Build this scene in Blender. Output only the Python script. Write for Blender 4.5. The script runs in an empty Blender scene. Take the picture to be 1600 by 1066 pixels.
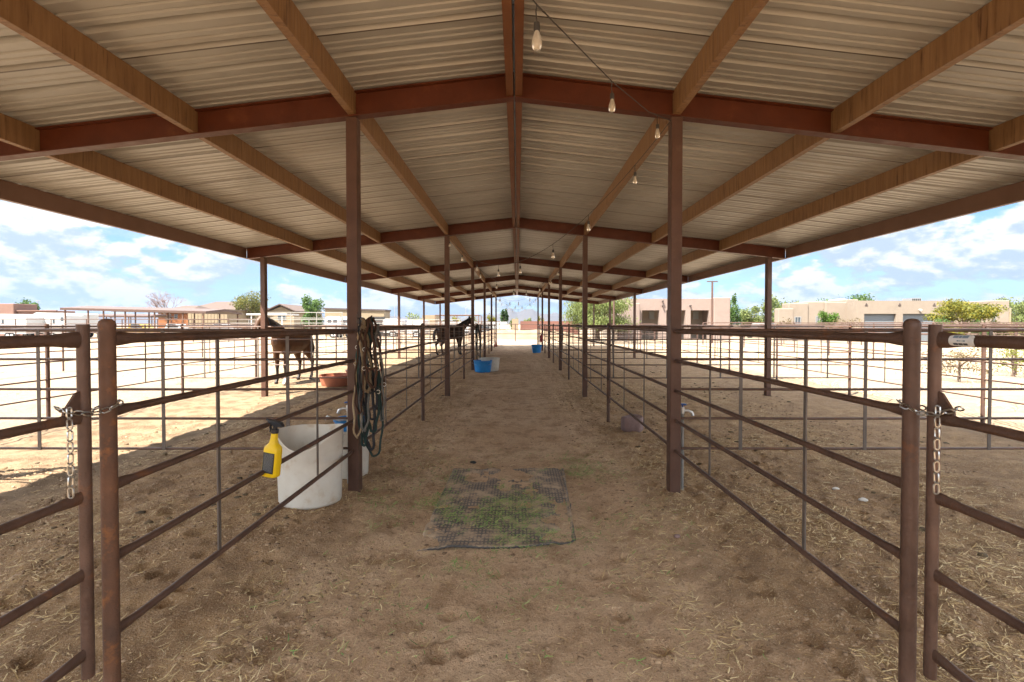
import bpy, bmesh, math, random
import numpy as np
from mathutils import Vector, Matrix

# ------------------------------------------------------------------ camera, sky, sun, exposure
S = bpy.context.scene
C = S.collection
R = math.radians
FPX, HX, HY = 740.0, 808.5, 507.0          # focal length and vanishing point in photo pixels (1600 wide)
CAMZ = 1.6
cam_d = bpy.data.cameras.new('camera'); cam = bpy.data.objects.new('camera', cam_d); C.objects.link(cam)
cam_d.sensor_width = 36; cam_d.lens = FPX / 1600 * 36
cam_d.shift_x = -8.5 / 1600; cam_d.shift_y = -13.1 / 1600
cam.location = (0, 0, CAMZ); cam.rotation_euler = (R(89.0), 0, 0)
cam_d.clip_start = 0.05; cam_d.clip_end = 30000
S.camera = cam
S.render.resolution_x, S.render.resolution_y = 1024, 682

SUN_DIR = Vector((0.41, 0.40, -1.0)).normalized()     # the way the light travels
sun_el = math.asin(-SUN_DIR.z); sun_az = math.atan2(-SUN_DIR.x, -SUN_DIR.y)
sd = bpy.data.lights.new('sun', 'SUN'); so = bpy.data.objects.new('sun', sd); C.objects.link(so)
sd.energy = 3.3; sd.angle = R(0.53); sd.color = (1.0, 0.93, 0.82)
so.rotation_euler = SUN_DIR.to_track_quat('-Z', 'Y').to_euler(); so.location = (-20, -20, 40)
S.view_settings.view_transform = 'Standard'; S.view_settings.look = 'None'
S.view_settings.gamma = 1; S.view_settings.exposure = 3.0
SKY_STRENGTH = 0.05

world = bpy.data.worlds.new('World'); S.world = world; world.use_nodes = True
def build_world():
    nt = world.node_tree; N = nt.nodes; L = nt.links; N.clear()
    out = N.new('ShaderNodeOutputWorld'); bg = N.new('ShaderNodeBackground'); L.new(bg.outputs[0], out.inputs[0])
    bg.inputs[1].default_value = SKY_STRENGTH
    sky = N.new('ShaderNodeTexSky'); sky.sky_type = 'NISHITA'; sky.sun_disc = False
    sky.sun_elevation = sun_el; sky.sun_rotation = sun_az
    sky.air_density = 1.0; sky.dust_density = 0.6; sky.ozone_density = 1.5
    tc = N.new('ShaderNodeTexCoord'); sp = N.new('ShaderNodeSeparateXYZ'); L.new(tc.outputs['Generated'], sp.inputs[0])
    def M(op, a, b=None, c=None, clamp=False):
        n = N.new('ShaderNodeMath'); n.operation = op; n.use_clamp = clamp
        for i, v in enumerate((a, b, c)):
            if v is None: continue
            if isinstance(v, (int, float)): n.inputs[i].default_value = v
            else: L.new(v, n.inputs[i])
        return n.outputs[0]
    az = M('ARCTAN2', sp.outputs[0], sp.outputs[1]); el = M('ARCSINE', sp.outputs[2])
    def cloud(eloff, scale, seed, ys, detail=9, rough=0.6):
        cv = N.new('ShaderNodeCombineXYZ')
        L.new(M('MULTIPLY', az, 1.0), cv.inputs[0]); L.new(M('MULTIPLY', M('ADD', el, eloff), ys), cv.inputs[1]); cv.inputs[2].default_value = seed
        n = N.new('ShaderNodeTexNoise'); L.new(cv.outputs[0], n.inputs['Vector'])
        n.inputs['Scale'].default_value = scale; n.inputs['Detail'].default_value = detail; n.inputs['Roughness'].default_value = rough
        n.inputs['Distortion'].default_value = 0.12
        return n.outputs['Fac']
    def sm(v, lo, hi):
        n = N.new('ShaderNodeMapRange'); n.interpolation_type = 'SMOOTHSTEP'; L.new(v, n.inputs[0])
        n.inputs[1].default_value = lo; n.inputs[2].default_value = hi; return n.outputs[0]
    big = cloud(0, 7.0, CLOUD_SEED, 1.9); up = cloud(0.018, 7.0, CLOUD_SEED, 1.9)
    cover = sm(big, 0.43, 0.505)
    streak = sm(cloud(0, 2.6, 7.7, 9.0, 5, 0.5), 0.42, 0.72)
    low = sm(el, 0.16, 0.0)                                    # clouds crowd together low over the horizon
    cover2 = M('MAXIMUM', cover, M('MULTIPLY', streak, M('ADD', M('MULTIPLY', low, 0.55), 0.3)))
    shade = sm(M('SUBTRACT', big, up), -0.05, 0.06)            # thick, lit tops against greyer undersides
    mixc = N.new('ShaderNodeMix'); mixc.data_type = 'RGBA'; L.new(shade, mixc.inputs[0])
    mixc.inputs[6].default_value = CLOUD_LO; mixc.inputs[7].default_value = CLOUD_HI
    skymul = N.new('ShaderNodeMix'); skymul.data_type = 'RGBA'; skymul.blend_type = 'MULTIPLY'; skymul.inputs[0].default_value = 1
    L.new(sky.outputs[0], skymul.inputs[6]); skymul.inputs[7].default_value = SKY_TINT
    fin = N.new('ShaderNodeMix'); fin.data_type = 'RGBA'; L.new(cover2, fin.inputs[0])
    hi = M('MULTIPLY', sm(el, .215, .36), sm(el, .95, .62))                                      # bright cloud band added above the view to light the shaded floor
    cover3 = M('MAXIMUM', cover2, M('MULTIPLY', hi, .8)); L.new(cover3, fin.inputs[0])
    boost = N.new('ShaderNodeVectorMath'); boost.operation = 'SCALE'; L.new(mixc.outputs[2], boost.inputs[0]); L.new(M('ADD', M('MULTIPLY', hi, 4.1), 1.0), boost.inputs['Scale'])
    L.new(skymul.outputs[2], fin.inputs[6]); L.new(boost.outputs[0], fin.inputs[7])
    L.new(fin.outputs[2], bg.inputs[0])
HAZE = 0.00013
CLOUD_SEED = 3.1; SKY_TINT = (.37, .46, .57, 1)
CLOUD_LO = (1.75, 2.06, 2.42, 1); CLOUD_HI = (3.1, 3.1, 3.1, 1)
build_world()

# ------------------------------------------------------------------ helpers
rnd = random.Random(11)
def at(px, py, d):                                            # photo pixel + distance -> point in the place
    return Vector(((px - HX) / FPX * d, d, CAMZ - (py - HY) / FPX * d))

class MB:
    """collects faces and links them as ONE mesh object"""
    def __init__(s): s.v = []; s.f = []; s.mi = []; s.cur = 0
    def add(s, vs, fs):
        o = len(s.v); s.v += [tuple(v) for v in vs]; s.f += [tuple(i + o for i in f) for f in fs]; s.mi += [s.cur] * len(fs); return s
    def box(s, lo, hi, M=None):
        x0, y0, z0 = lo; x1, y1, z1 = hi
        vs = [Vector(p) for p in ((x0,y0,z0),(x1,y0,z0),(x1,y1,z0),(x0,y1,z0),(x0,y0,z1),(x1,y0,z1),(x1,y1,z1),(x0,y1,z1))]
        if M: vs = [M @ v for v in vs]
        return s.add(vs, [(0,3,2,1),(4,5,6,7),(0,1,5,4),(1,2,6,5),(2,3,7,6),(3,0,4,7)])
    def loft(s, rings, caps=True, closed=False):
        n = len(rings[0]); vs = [p for r in rings for p in r]; fs = []
        m = len(rings)
        for i in range(m if closed else m - 1):
            a = i * n; b = ((i + 1) % m) * n
            for j in range(n): fs.append((a + j, a + (j + 1) % n, b + (j + 1) % n, b + j))
        if caps and not closed:
            fs.append(tuple(reversed(range(n)))); fs.append(tuple(range((m - 1) * n, m * n)))
        return s.add(vs, fs)
    def tube(s, pts, r, n=10, caps=True, closed=False, flat=None):
        pts = [Vector(p) for p in pts]; m = len(pts)
        rs = r if isinstance(r, (list, tuple)) else [r] * m
        rings = []; prev = None
        for i, p in enumerate(pts):
            if closed: t = pts[(i + 1) % m] - pts[i - 1]
            else: t = pts[min(i + 1, m - 1)] - pts[max(i - 1, 0)]
            t = t.normalized() if t.length > 1e-9 else Vector((0, 0, 1))
            if prev is None:
                u = Vector((0, 0, 1)) if abs(t.z) < 0.9 else Vector((1, 0, 0))
                u = (u - t * u.dot(t)).normalized()
            else:
                u = prev - t * prev.dot(t); u = u.normalized() if u.length > 1e-6 else t.orthogonal().normalized()
            prev = u; w = t.cross(u)
            ru, rw = rs[i] if isinstance(rs[i], (list, tuple)) else (rs[i], rs[i])
            rings.append([p + u * (ru * math.cos(2*math.pi*k/n)) + w * (rw * math.sin(2*math.pi*k/n)) for k in range(n)])
        return s.loft(rings, caps, closed)
    def lathe(s, prof, n=24, c=(0,0,0), warp=None, caps=True):
        rings = []
        for r, z in prof:
            ring = []
            for k in range(n):
                a = 2*math.pi*k/n
                p = Vector((c[0] + r*math.cos(a), c[1] + r*math.sin(a), c[2] + z))
                if warp: p = warp(p, a, z)
                ring.append(p)
            rings.append(ring)
        return s.loft(rings, caps)
    def build(s, name, mats, parent=None, off=(0,0,0), smooth=0.7, kind=None):
        o_ = Vector(off)
        me = bpy.data.meshes.new(name); me.from_pydata([tuple(Vector(v) - o_) for v in s.v], [], s.f); me.update()
        ms = mats if isinstance(mats, (list, tuple)) else [mats]
        for m in ms: me.materials.append(m)
        if len(ms) > 1: me.polygons.foreach_set('material_index', s.mi)
        if smooth:
            me.polygons.foreach_set('use_smooth', [True] * len(me.polygons)); me.set_sharp_from_angle(angle=smooth)
        ob = bpy.data.objects.new(name, me); C.objects.link(ob)
        if parent: ob.parent = parent
        else: ob.location = o_
        if kind: ob['kind'] = kind
        return ob

def tag(o, label, cat, group=None, kind=None):
    o['label'] = label; o['category'] = cat
    if group: o['group'] = group
    if kind: o['kind'] = kind
    return o
def thing(name, label, cat, loc=(0,0,0), group=None, rz=0):
    o = bpy.data.objects.new(name, None); C.objects.link(o); o.location = loc; o.rotation_euler = (0,0,rz)
    o.empty_display_size = 0.2
    return tag(o, label, cat, group)
def copy_tree(o, loc=None, label=None, parent=None):
    c = o.copy(); C.objects.link(c)
    if parent: c.parent = parent
    for ch in list(o.children): copy_tree(ch, parent=c)
    if loc is not None: c.location = loc
    if label: c['label'] = label
    return c

# ------------------------------------------------------------------ materials
def lin(r, g, b):
    f = lambda c: (c/255/12.92) if c/255 <= 0.04045 else ((c/255 + 0.055)/1.055)**2.4
    return (f(r), f(g), f(b), 1)
def mat(name, c1, c2=None, scale=8, rough=0.6, metal=0.0, bump=0.0, bscale=None, c3=None, s3=3, t3=(0.55, 0.7), stretch=None, spec=0.4, detail=6, coat=0, trans=0, sss=0, world_space=False, rr=0.0):
    m = bpy.data.materials.new(name); m.use_nodes = True; nt = m.node_tree; N = nt.nodes; L = nt.links
    b = N['Principled BSDF']; b.inputs['Roughness'].default_value = rough; b.inputs['Metallic'].default_value = metal
    b.inputs['Specular IOR Level'].default_value = spec; b.inputs['Coat Weight'].default_value = coat
    b.inputs['Transmission Weight'].default_value = trans
    c1 = tuple(c1) + ((1,) if len(c1) == 3 else ())
    if c2 is None: b.inputs['Base Color'].default_value = c1; vec = None
    if c2 is not None or bump:
        if world_space: g = N.new('ShaderNodeNewGeometry'); src = g.outputs['Position']
        else: tc = N.new('ShaderNodeTexCoord'); src = tc.outputs['Object']
        if stretch:
            mp = N.new('ShaderNodeMapping'); mp.inputs['Scale'].default_value = stretch; L.new(src, mp.inputs[0]); vec = mp.outputs[0]
        else: vec = src
    def noise(sc, det=detail, ro=0.6, v=None):
        n = N.new('ShaderNodeTexNoise'); L.new(v or vec, n.inputs['Vector']); n.inputs['Scale'].default_value = sc
        n.inputs['Detail'].default_value = det; n.inputs['Roughness'].default_value = ro; return n.outputs['Fac']
    def ramp(v, lo, hi):
        n = N.new('ShaderNodeMapRange'); L.new(v, n.inputs[0]); n.inputs[1].default_value = lo; n.inputs[2].default_value = hi; return n.outputs[0]
    if c2 is not None:
        c2 = tuple(c2) + ((1,) if len(c2) == 3 else ())
        mx = N.new('ShaderNodeMix'); mx.data_type = 'RGBA'; L.new(ramp(noise(scale), 0.3, 0.7), mx.inputs[0])
        mx.inputs[6].default_value = c1; mx.inputs[7].default_value = c2; o = mx.outputs[2]
        if c3 is not None:
            c3 = tuple(c3) + ((1,) if len(c3) == 3 else ())
            m3 = N.new('ShaderNodeMix'); m3.data_type = 'RGBA'; L.new(ramp(noise(s3, 8, 0.68), *t3), m3.inputs[0])
            L.new(o, m3.inputs[6]); m3.inputs[7].default_value = c3; o = m3.outputs[2]
        L.new(o, b.inputs['Base Color'])
    if rr:
        n = N.new('ShaderNodeMapRange'); L.new(noise(scale * 1.7), n.inputs[0]); n.inputs[1].default_value = .3; n.inputs[2].default_value = .7
        n.inputs[3].default_value = rough - rr; n.inputs[4].default_value = rough + rr; L.new(n.outputs[0], b.inputs['Roughness'])
    if bump:
        bp = N.new('ShaderNodeBump'); bp.inputs['Strength'].default_value = bump; bp.inputs['Distance'].default_value = 0.02
        L.new(noise(bscale or scale * 3, 4), bp.inputs['Height']); L.new(bp.outputs[0], b.inputs['Normal'])
    return m

M_pipe = mat('brown_pipe_paint', (.078,.042,.028), (.135,.076,.052), 7, .5, .1, .25, 50, c3=(.22,.085,.03), s3=6, t3=(.56,.74), world_space=True, rr=.12)
M_rusty = mat('rusted_pipe', (.10,.056,.038), (.17,.082,.045), 8, .65, .15, .25, 60, c3=(.30,.12,.04), s3=14, t3=(.55,.72), world_space=True, rr=.12)
M_fence = mat('weathered_fence_pipe', (.075,.042,.032), (.095,.055,.042), 9, .6, .1, .15, 40, c3=(.13,.055,.025), s3=5, t3=(.55,.75), world_space=True)
M_stay = mat('grey_stay_strip', (.11,.095,.085), (.17,.14,.12), 10, .5, .35, .1, 40, c3=(.18,.09,.05), s3=7, t3=(.6,.8), world_space=True)
M_post = mat('post_primer', (.082,.040,.026), (.12,.062,.042), 4, .48, .1, .12, 30, c3=(.17,.105,.07), s3=3, t3=(.6,.85), world_space=True, rr=.1)
M_beam = mat('red_oxide_beam', (.075,.016,.004), (.105,.024,.007), 5, .5, .05, .12, 25, c3=(.16,.055,.02), s3=2.5, t3=(.58,.8), world_space=True, rr=.1)
M_purlin = mat('dusty_purlin', (.28,.155,.066), (.185,.093,.036), 3, .55, .05, .2, 40, c3=(.085,.032,.010), s3=3.2, t3=(.56,.68), stretch=(3.0, 9.0, .6), world_space=True, rr=.1)
M_eave = mat('eave_purlin_paint', (.15,.08,.052), (.19,.105,.07), 3, .5, .05, .1, 30, world_space=True)
M_galv = mat('galvanised_steel', (.5,.5,.48), (.66,.66,.64), 30, .38, .85, .05, 60)
M_white_pipe = mat('painted_white_pipe', (.26,.25,.23), (.21,.20,.18), 20, .5, 0, .05, 60)
M_blue = mat('blue_plastic', (.02,.19,.50), (.03,.25,.60), 6, .42, 0, .06, 20, c3=(.22,.24,.28), s3=4, t3=(.6,.8))
M_tub = mat('scuffed_white_plastic', (.74,.70,.61), (.64,.58,.48), 5, .45, 0, .05, 20, c3=(.52,.39,.25), s3=5, t3=(.56,.76))
M_yellow = mat('yellow_plastic', (.85,.58,.01), (.8,.53,.01), 4, .32)
M_black = mat('black_plastic', (.02,.02,.022), (.035,.035,.04), 20, .4)
M_dark = mat('dark_fill', (.03,.028,.026), rough=.8)  # solid dark colour painting shade in openings and slots; also one lump
M_terra = mat('terracotta_rubber', (.36,.13,.07), (.30,.10,.055), 6, .6, 0, .06, 20)
M_block = mat('mineral_block', (.20,.13,.115), (.26,.17,.15), 9, .85, 0, .4, 30)
M_mat = mat('rubber_mat', (.085,.08,.077), (.14,.12,.105), 7, .8, 0, .2, 60, c3=(.46,.335,.22), s3=4.5, t3=(.47,.60))
M_rim = mat('mat_edge_rubber', (.055,.052,.05), (.09,.08,.07), 20, .85)
M_steel = mat('chain_steel', (.6,.6,.58), (.42,.41,.38), 60, .3, .95)
M_glassb = mat('amber_bulb_glass', (.95,.88,.74), rough=.08, trans=.7, spec=.5)
M_wire = mat('cord_black', (.045,.04,.035), rough=.6)
M_paper = mat('sticker_white', (.78,.79,.78), (.70,.71,.70), 40, .4)
M_ink = mat('sticker_ink', (.05,.06,.08), rough=.6)
M_ink2 = mat('sticker_blue_ink', (.22,.29,.36), rough=.6)

def roof_material():
    m = bpy.data.materials.new('roof_sheet_metal'); m.use_nodes = True; nt = m.node_tree; N = nt.nodes; L = nt.links; b = N['Principled BSDF']
    g = N.new('ShaderNodeNewGeometry'); mp = N.new('ShaderNodeMapping'); mp.inputs['Scale'].default_value = (.7, 1/.915, 1); L.new(g.outputs['Position'], mp.inputs[0])
    sp = N.new('ShaderNodeSeparateXYZ'); L.new(mp.outputs[0], sp.inputs[0])
    fl = N.new('ShaderNodeMath'); fl.operation = 'FLOOR'; L.new(sp.outputs[1], fl.inputs[0])
    wn = N.new('ShaderNodeTexWhiteNoise'); wn.noise_dimensions = '1D'; L.new(fl.outputs[0], wn.inputs['W'])
    n = N.new('ShaderNodeTexNoise'); L.new(mp.outputs[0], n.inputs[0]); n.inputs['Scale'].default_value = 1.6; n.inputs['Detail'].default_value = 6
    add = N.new('ShaderNodeMath'); add.operation = 'MULTIPLY_ADD'; L.new(wn.outputs[0], add.inputs[0]); add.inputs[1].default_value = .35; L.new(n.outputs[0], add.inputs[2])
    r = N.new('ShaderNodeMapRange'); L.new(add.outputs[0], r.inputs[0]); r.inputs[1].default_value = .3; r.inputs[2].default_value = 1.0
    mx = N.new('ShaderNodeMix'); mx.data_type = 'RGBA'; L.new(r.outputs[0], mx.inputs[0]); mx.inputs[6].default_value = (.31,.305,.285,1); mx.inputs[7].default_value = (.42,.412,.388,1)
    fr = N.new('ShaderNodeMath'); fr.operation = 'FRACT'; L.new(sp.outputs[1], fr.inputs[0])
    lt = N.new('ShaderNodeMath'); lt.operation = 'LESS_THAN'; L.new(fr.outputs[0], lt.inputs[0]); lt.inputs[1].default_value = .014
    st = N.new('ShaderNodeTexNoise'); mp2 = N.new('ShaderNodeMapping'); mp2.inputs['Scale'].default_value = (.5, 4, 1); L.new(g.outputs['Position'], mp2.inputs[0]); L.new(mp2.outputs[0], st.inputs[0]); st.inputs['Scale'].default_value = 1.3; st.inputs['Detail'].default_value = 7
    sr = N.new('ShaderNodeMapRange'); L.new(st.outputs[0], sr.inputs[0]); sr.inputs[1].default_value = .52; sr.inputs[2].default_value = .75; sr.inputs[4].default_value = .32
    s2 = N.new('ShaderNodeMix'); s2.data_type = 'RGBA'; L.new(sr.outputs[0], s2.inputs[0]); L.new(mx.outputs[2], s2.inputs[6]); s2.inputs[7].default_value = (.20,.145,.09,1)
    m2 = N.new('ShaderNodeMix'); m2.data_type = 'RGBA'; L.new(lt.outputs[0], m2.inputs[0]); L.new(s2.outputs[2], m2.inputs[6]); m2.inputs[7].default_value = (.07,.055,.04,1)
    L.new(m2.outputs[2], b.inputs['Base Color']); b.inputs['Metallic'].default_value = .0; b.inputs['Roughness'].default_value = .3; b.inputs['Specular IOR Level'].default_value = .5
    n2 = N.new('ShaderNodeTexNoise'); L.new(g.outputs['Position'], n2.inputs[0]); n2.inputs['Scale'].default_value = 2.2; n2.inputs['Detail'].default_value = 2
    bp = N.new('ShaderNodeBump'); bp.inputs['Strength'].default_value = .25; bp.inputs['Distance'].default_value = .02; L.new(n2.outputs[0], bp.inputs['Height']); L.new(bp.outputs[0], b.inputs['Normal'])
    return m
M_roof = roof_material()

# ------------------------------------------------------------------ layout of the shelter
BX = -0.03
FR = [4.53 + 6.0 * k for k in range(-1, 6)]                   # frames along the aisle (first one behind the camera)
AW, OW, EW = 1.53, 5.6, 5.97
def zb(x): return 3.735 - 0.115 * abs(x)                      # underside of the rafters

# ------------------------------------------------------------------ ground
def vnoise(x, y, seed):
    xi = np.floor(x).astype(np.int64); yi = np.floor(y).astype(np.int64); xf = x - xi; yf = y - yi
    def h(a, b):
        n = (a * 374761393 + b * 668265263 + seed * 974634777) & 0xffffffff
        n = ((n ^ (n >> 13)) * 1274126177) & 0xffffffff
        return ((n ^ (n >> 16)) & 0xffff) / 65535.0
    u = xf*xf*(3-2*xf); v = yf*yf*(3-2*yf)
    return (h(xi,yi)*(1-u)+h(xi+1,yi)*u)*(1-v) + (h(xi,yi+1)*(1-u)+h(xi+1,yi+1)*u)*v
def sstep(a, b, x):
    t = np.clip((x - a) / (b - a), 0, 1); return t*t*(3-2*t)
HOOF = np.random.RandomState(77).rand(170, 4)
HOOF[:,0] = HOOF[:,0]*8 - 4; HOOF[:,1] = 1.6 + 8*HOOF[:,1]**1.4
def hoof_prints(x, y):
    out = np.zeros_like(x)
    def dent(dx, dy, a): 
        u = dx*math.cos(a)+dy*math.sin(a); v = -dx*math.sin(a)+dy*math.cos(a); r = np.sqrt((u/1.1)**2 + v**2)
        return -.020*sstep(.062, .042, r) + .009*np.exp(-((r-.078)/.018)**2)
    if x.size < 300:
        for h in HOOF: 
            if np.min(np.abs(x-h[0])) < .13 and np.min(np.abs(y-h[1])) < .13: out = out + dent(x-h[0], y-h[1], h[2]*6.28)
        return out
    for h in HOOF:
        k = (np.abs(x-h[0]) < .13) & (np.abs(y-h[1]) < .13)
        if k.any(): out[k] += dent(x[k]-h[0], y[k]-h[1], h[2]*6.28)
    return out
def ground_z(x, y):
    x = np.asarray(x, float); y = np.asarray(y, float)
    z = 0.07 * (vnoise(x*.35, y*.35, 1) - .5) + 0.035 * (vnoise(x*1.1, y*1.1, 2) - .5)
    pen = sstep(.55, 1.5, np.abs(x - BX))
    near = 1 - sstep(25, 60, np.hypot(x, y))
    rough = .35 + .65 * pen
    z = z * .5 + rough * near * (0.036 * (vnoise(x*3.2, y*3.2, 3) - .5) + 0.032 * (vnoise(x*7.5, y*7.5, 4) - .5) + 0.024 * (vnoise(x*17, y*17, 5) - .5))
    cl = vnoise(x*11 + 3, y*11, 6) * vnoise(x*2.1, y*2.1, 8)
    z = z + near * rough * 0.05 * np.clip(cl - .42, 0, 1)
    z = z - 0.02 * (1 - pen) * near
    z = z + 0.011 * near * (vnoise(x*34, y*34, 9) - .5)
    z = z + hoof_prints(x, y)
    m = sstep(.75, .5, np.abs(x + .12)) * sstep(1.15, .9, np.abs(y - 4.3))
    return z * (1 - .75 * m) * (1 - sstep(60, 120, np.hypot(x, y)))
def axis(fine0, fine1, step, far):
    a = list(np.arange(fine0, fine1 + 1e-9, step)); s = step; v = a[-1]
    while v < far: s *= 1.045; v += s; a.append(v)
    s = step; v = a[0]; b = []
    while v > -far: s *= 1.06; v -= s; b.append(v)
    return np.array(b[::-1] + a)
xs = axis(-3.0, 3.0, .022, 5000); ys = axis(1.2, 6.6, .022, 5000); ys = ys[ys > -60]
XX, YY = np.meshgrid(xs, ys); ZZ = ground_z(XX, YY)
nx, ny = len(xs), len(ys)
gm = bpy.data.meshes.new('ground'); nv = nx * ny; nf = (nx-1)*(ny-1)
gm.vertices.add(nv); gm.vertices.foreach_set('co', np.stack([XX, YY, ZZ], -1).astype(np.float32).ravel())
ii = (np.arange(ny-1)[:,None]*nx + np.arange(nx-1)[None,:]).ravel()
gm.loops.add(nf*4); gm.loops.foreach_set('vertex_index', np.stack([ii, ii+1, ii+1+nx, ii+nx], -1).astype(np.int32).ravel())
gm.polygons.add(nf); gm.polygons.foreach_set('loop_start', np.arange(0, nf*4, 4, dtype=np.int32))
gm.polygons.foreach_set('use_smooth', np.ones(nf, bool)); gm.update(calc_edges=True); gm.validate()
ground = bpy.data.objects.new('ground', gm); C.objects.link(ground); tag(ground, 'bare dirt and pale sand ground with hoof-churned soil', 'ground', kind='structure')
def ground_material():
    m = bpy.data.materials.new('dirt_and_sand'); m.use_nodes = True; nt = m.node_tree; N = nt.nodes; L = nt.links; b = N['Principled BSDF']
    b.inputs['Roughness'].default_value = .95; b.inputs['Specular IOR Level'].default_value = .15
    g = N.new('ShaderNodeNewGeometry'); P = g.outputs['Position']; sp = N.new('ShaderNodeSeparateXYZ'); L.new(P, sp.inputs[0])
    def noise(sc, det=6, ro=.6, stretch=None):
        v = P
        if stretch:
            mp = N.new('ShaderNodeMapping'); mp.inputs['Scale'].default_value = stretch; L.new(P, mp.inputs[0]); v = mp.outputs[0]
        n = N.new('ShaderNodeTexNoise'); L.new(v, n.inputs['Vector']); n.inputs['Scale'].default_value = sc; n.inputs['Detail'].default_value = det; n.inputs['Roughness'].default_value = ro
        return n.outputs['Fac']
    def mr(v, a, c, sm=True):
        n = N.new('ShaderNodeMapRange'); n.interpolation_type = 'SMOOTHSTEP' if sm else 'LINEAR'; L.new(v, n.inputs[0]); n.inputs[1].default_value = a; n.inputs[2].default_value = c; return n.outputs[0]
    def M(op, a, c=None):
        n = N.new('ShaderNodeMath'); n.operation = op
        for i, v in enumerate((a, c)):
            if v is None: continue
            if isinstance(v, (int, float)): n.inputs[i].default_value = v
            else: L.new(v, n.inputs[i])
        return n.outputs[0]
    def mix(f, a, c):
        n = N.new('ShaderNodeMix'); n.data_type = 'RGBA'
        if isinstance(f, float): n.inputs[0].default_value = f
        else: L.new(f, n.inputs[0])
        for i, v in ((6, a), (7, c)):
            if isinstance(v, tuple): n.inputs[i].default_value = v + (1,)
            else: L.new(v, n.inputs[i])
        return n.outputs[2]
    n1, n2, n3, n4 = noise(.8, 6), noise(3.5, 7), noise(24, 6, .7), noise(120, 3, .7)
    ax = M('ABSOLUTE', M('ADD', sp.outputs[0], M('MULTIPLY', M('SUBTRACT', n1, .5), 1.4)))
    dirt = mix(mr(n1, .35, .65), DIRT_A, DIRT_B)
    dirt = mix(mr(ax, .8, 1.7), dirt, mix(mr(n2, .35, .65), STALL_A, STALL_B))
    dirt = mix(M('MULTIPLY', mr(n2, .46, .68), .85), dirt, DIRT_C)
    dirt = mix(M('MULTIPLY', mr(n3, .52, .70), .75), dirt, DIRT_D)
    dirt = mix(M('MULTIPLY', mr(n4, .53, .66), .65), dirt, DIRT_E)
    dirt = mix(M('MULTIPLY', mr(noise(70, 4, .7), .56, .68), .7), dirt, DIRT_F)
    sand = mix(mr(n1, .3, .7), SAND_A, SAND_C)
    sand = mix(M('MULTIPLY', mr(n2, .5, .68), .6), sand, SAND_B)
    sand = mix(M('MULTIPLY', mr(n3, .52, .70), .6), sand, PEN_B)
    sand = mix(M('MULTIPLY', mr(noise(.25, 5), .5, .7), .5), sand, SAND_C)
    fx = mr(ax, 6.4, 8.6); fy = mr(M('ADD', sp.outputs[1], M('MULTIPLY', n2, 3.0)), 33.0, 39.0)
    px_ = M('ADD', sp.outputs[0], M('MULTIPLY', M('SUBTRACT', n1, .5), 1.4))
    dirt = mix(mr(M('MAXIMUM', M('MULTIPLY', px_, -1.0), M('SUBTRACT', px_, 2.8)), 3.6, 5.2), dirt, mix(mr(n2, .4, .65), PEN_A, PEN_B))  # sun-struck dirt painted darker; mask edges follow the roof's shadow line
    out = mix(M('MAXIMUM', fx, fy), dirt, sand)
    L.new(out, b.inputs['Base Color'])
    bp = N.new('ShaderNodeBump'); bp.inputs['Strength'].default_value = 1.0; bp.inputs['Distance'].default_value = .03
    L.new(M('ADD', M('MULTIPLY', n3, 1.1), M('MULTIPLY', n4, .5)), bp.inputs['Height']); L.new(bp.outputs[0], b.inputs['Normal'])
    return m
PEN_A = (.26,.185,.115); PEN_B = (.15,.10,.06)  # dirt tones darkened for sunlit ground, countering the glare in the colour
DIRT_F = (.15,.092,.052)
DIRT_A = (.54,.348,.205); DIRT_B = (.62,.424,.266); DIRT_C = (.34,.205,.108); DIRT_D = (.18,.108,.060); DIRT_E = (.70,.53,.35)
STALL_A = (.42,.262,.135); STALL_B = (.235,.140,.070)
SAND_A = (.26,.198,.136); SAND_B = (.18,.13,.085); SAND_C = (.29,.228,.166)
gm.materials.append(ground_material())
STRAW_N = 75000
def gz(x, y): return float(ground_z(x, y))

# ------------------------------------------------------------------ shelter (posts, rafters, purlins and roof move together)
shelter = thing('horse_shelter', 'long open horse shelter with tan corrugated metal roof on red-brown steel posts and rafters', 'shelter', (BX, FR[0], 0))
SO = shelter.location.copy()
def part(mb, name, m, parent=shelter, off=SO, **k): return mb.build(name, m, parent, off, **k)
Y0, Y1 = FR[0] - .35, FR[-1] + 0.35
def roof_sheet(sgn):
    per = .305; prof = []
    base = [(0,0),(.068,0),(.078,.012),(.090,.012),(.100,0),(.144,0),(.154,.012),(.166,.012),(.176,0),(.220,0),(.240,.046),(.276,.046),(.296,0)]
    y = Y0
    while y < Y1:
        for dy, h in base:
            if y + dy < Y1: prof.append((y + dy, h))
        y += per
    mb = MB(); xsn = [0.012, .5, 1.0, 1.5, 2.0, 2.5, 3.0, 3.5, 4.0, 4.5, 5.0, 5.5, 6.15]; vs = []; fs = []
    for i, (yy, h) in enumerate(prof):
        for x in xsn: vs.append((BX + sgn*x, yy, zb(x) + .242 + h + (.005*math.sin(yy*2.3+x*1.7+sgn)*math.sin(yy*.9+x) if x not in (1.5,3.0,4.5) else 0)))
    k = len(xsn)
    for i in range(len(prof)-1):
        for j in range(k-1): fs.append((i*k+j, i*k+j+1, (i+1)*k+j+1, (i+1)*k+j))
    mb.add(vs, fs); part(mb, 'roof_sheet', M_roof, smooth=.3)
for s in (-1, 1): roof_sheet(s)
rc = MB()
rc.add([(BX-.25,Y0,zb(.25)+.30),(BX,Y0,zb(0)+.31),(BX+.25,Y0,zb(.25)+.30),(BX-.25,Y1,zb(.25)+.30),(BX,Y1,zb(0)+.31),(BX+.25,Y1,zb(.25)+.30)], [(0,1,4,3),(1,2,5,4)])
part(rc, 'ridge_cap', M_roof)
PX = [1.5, 3.0, 4.5]
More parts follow.
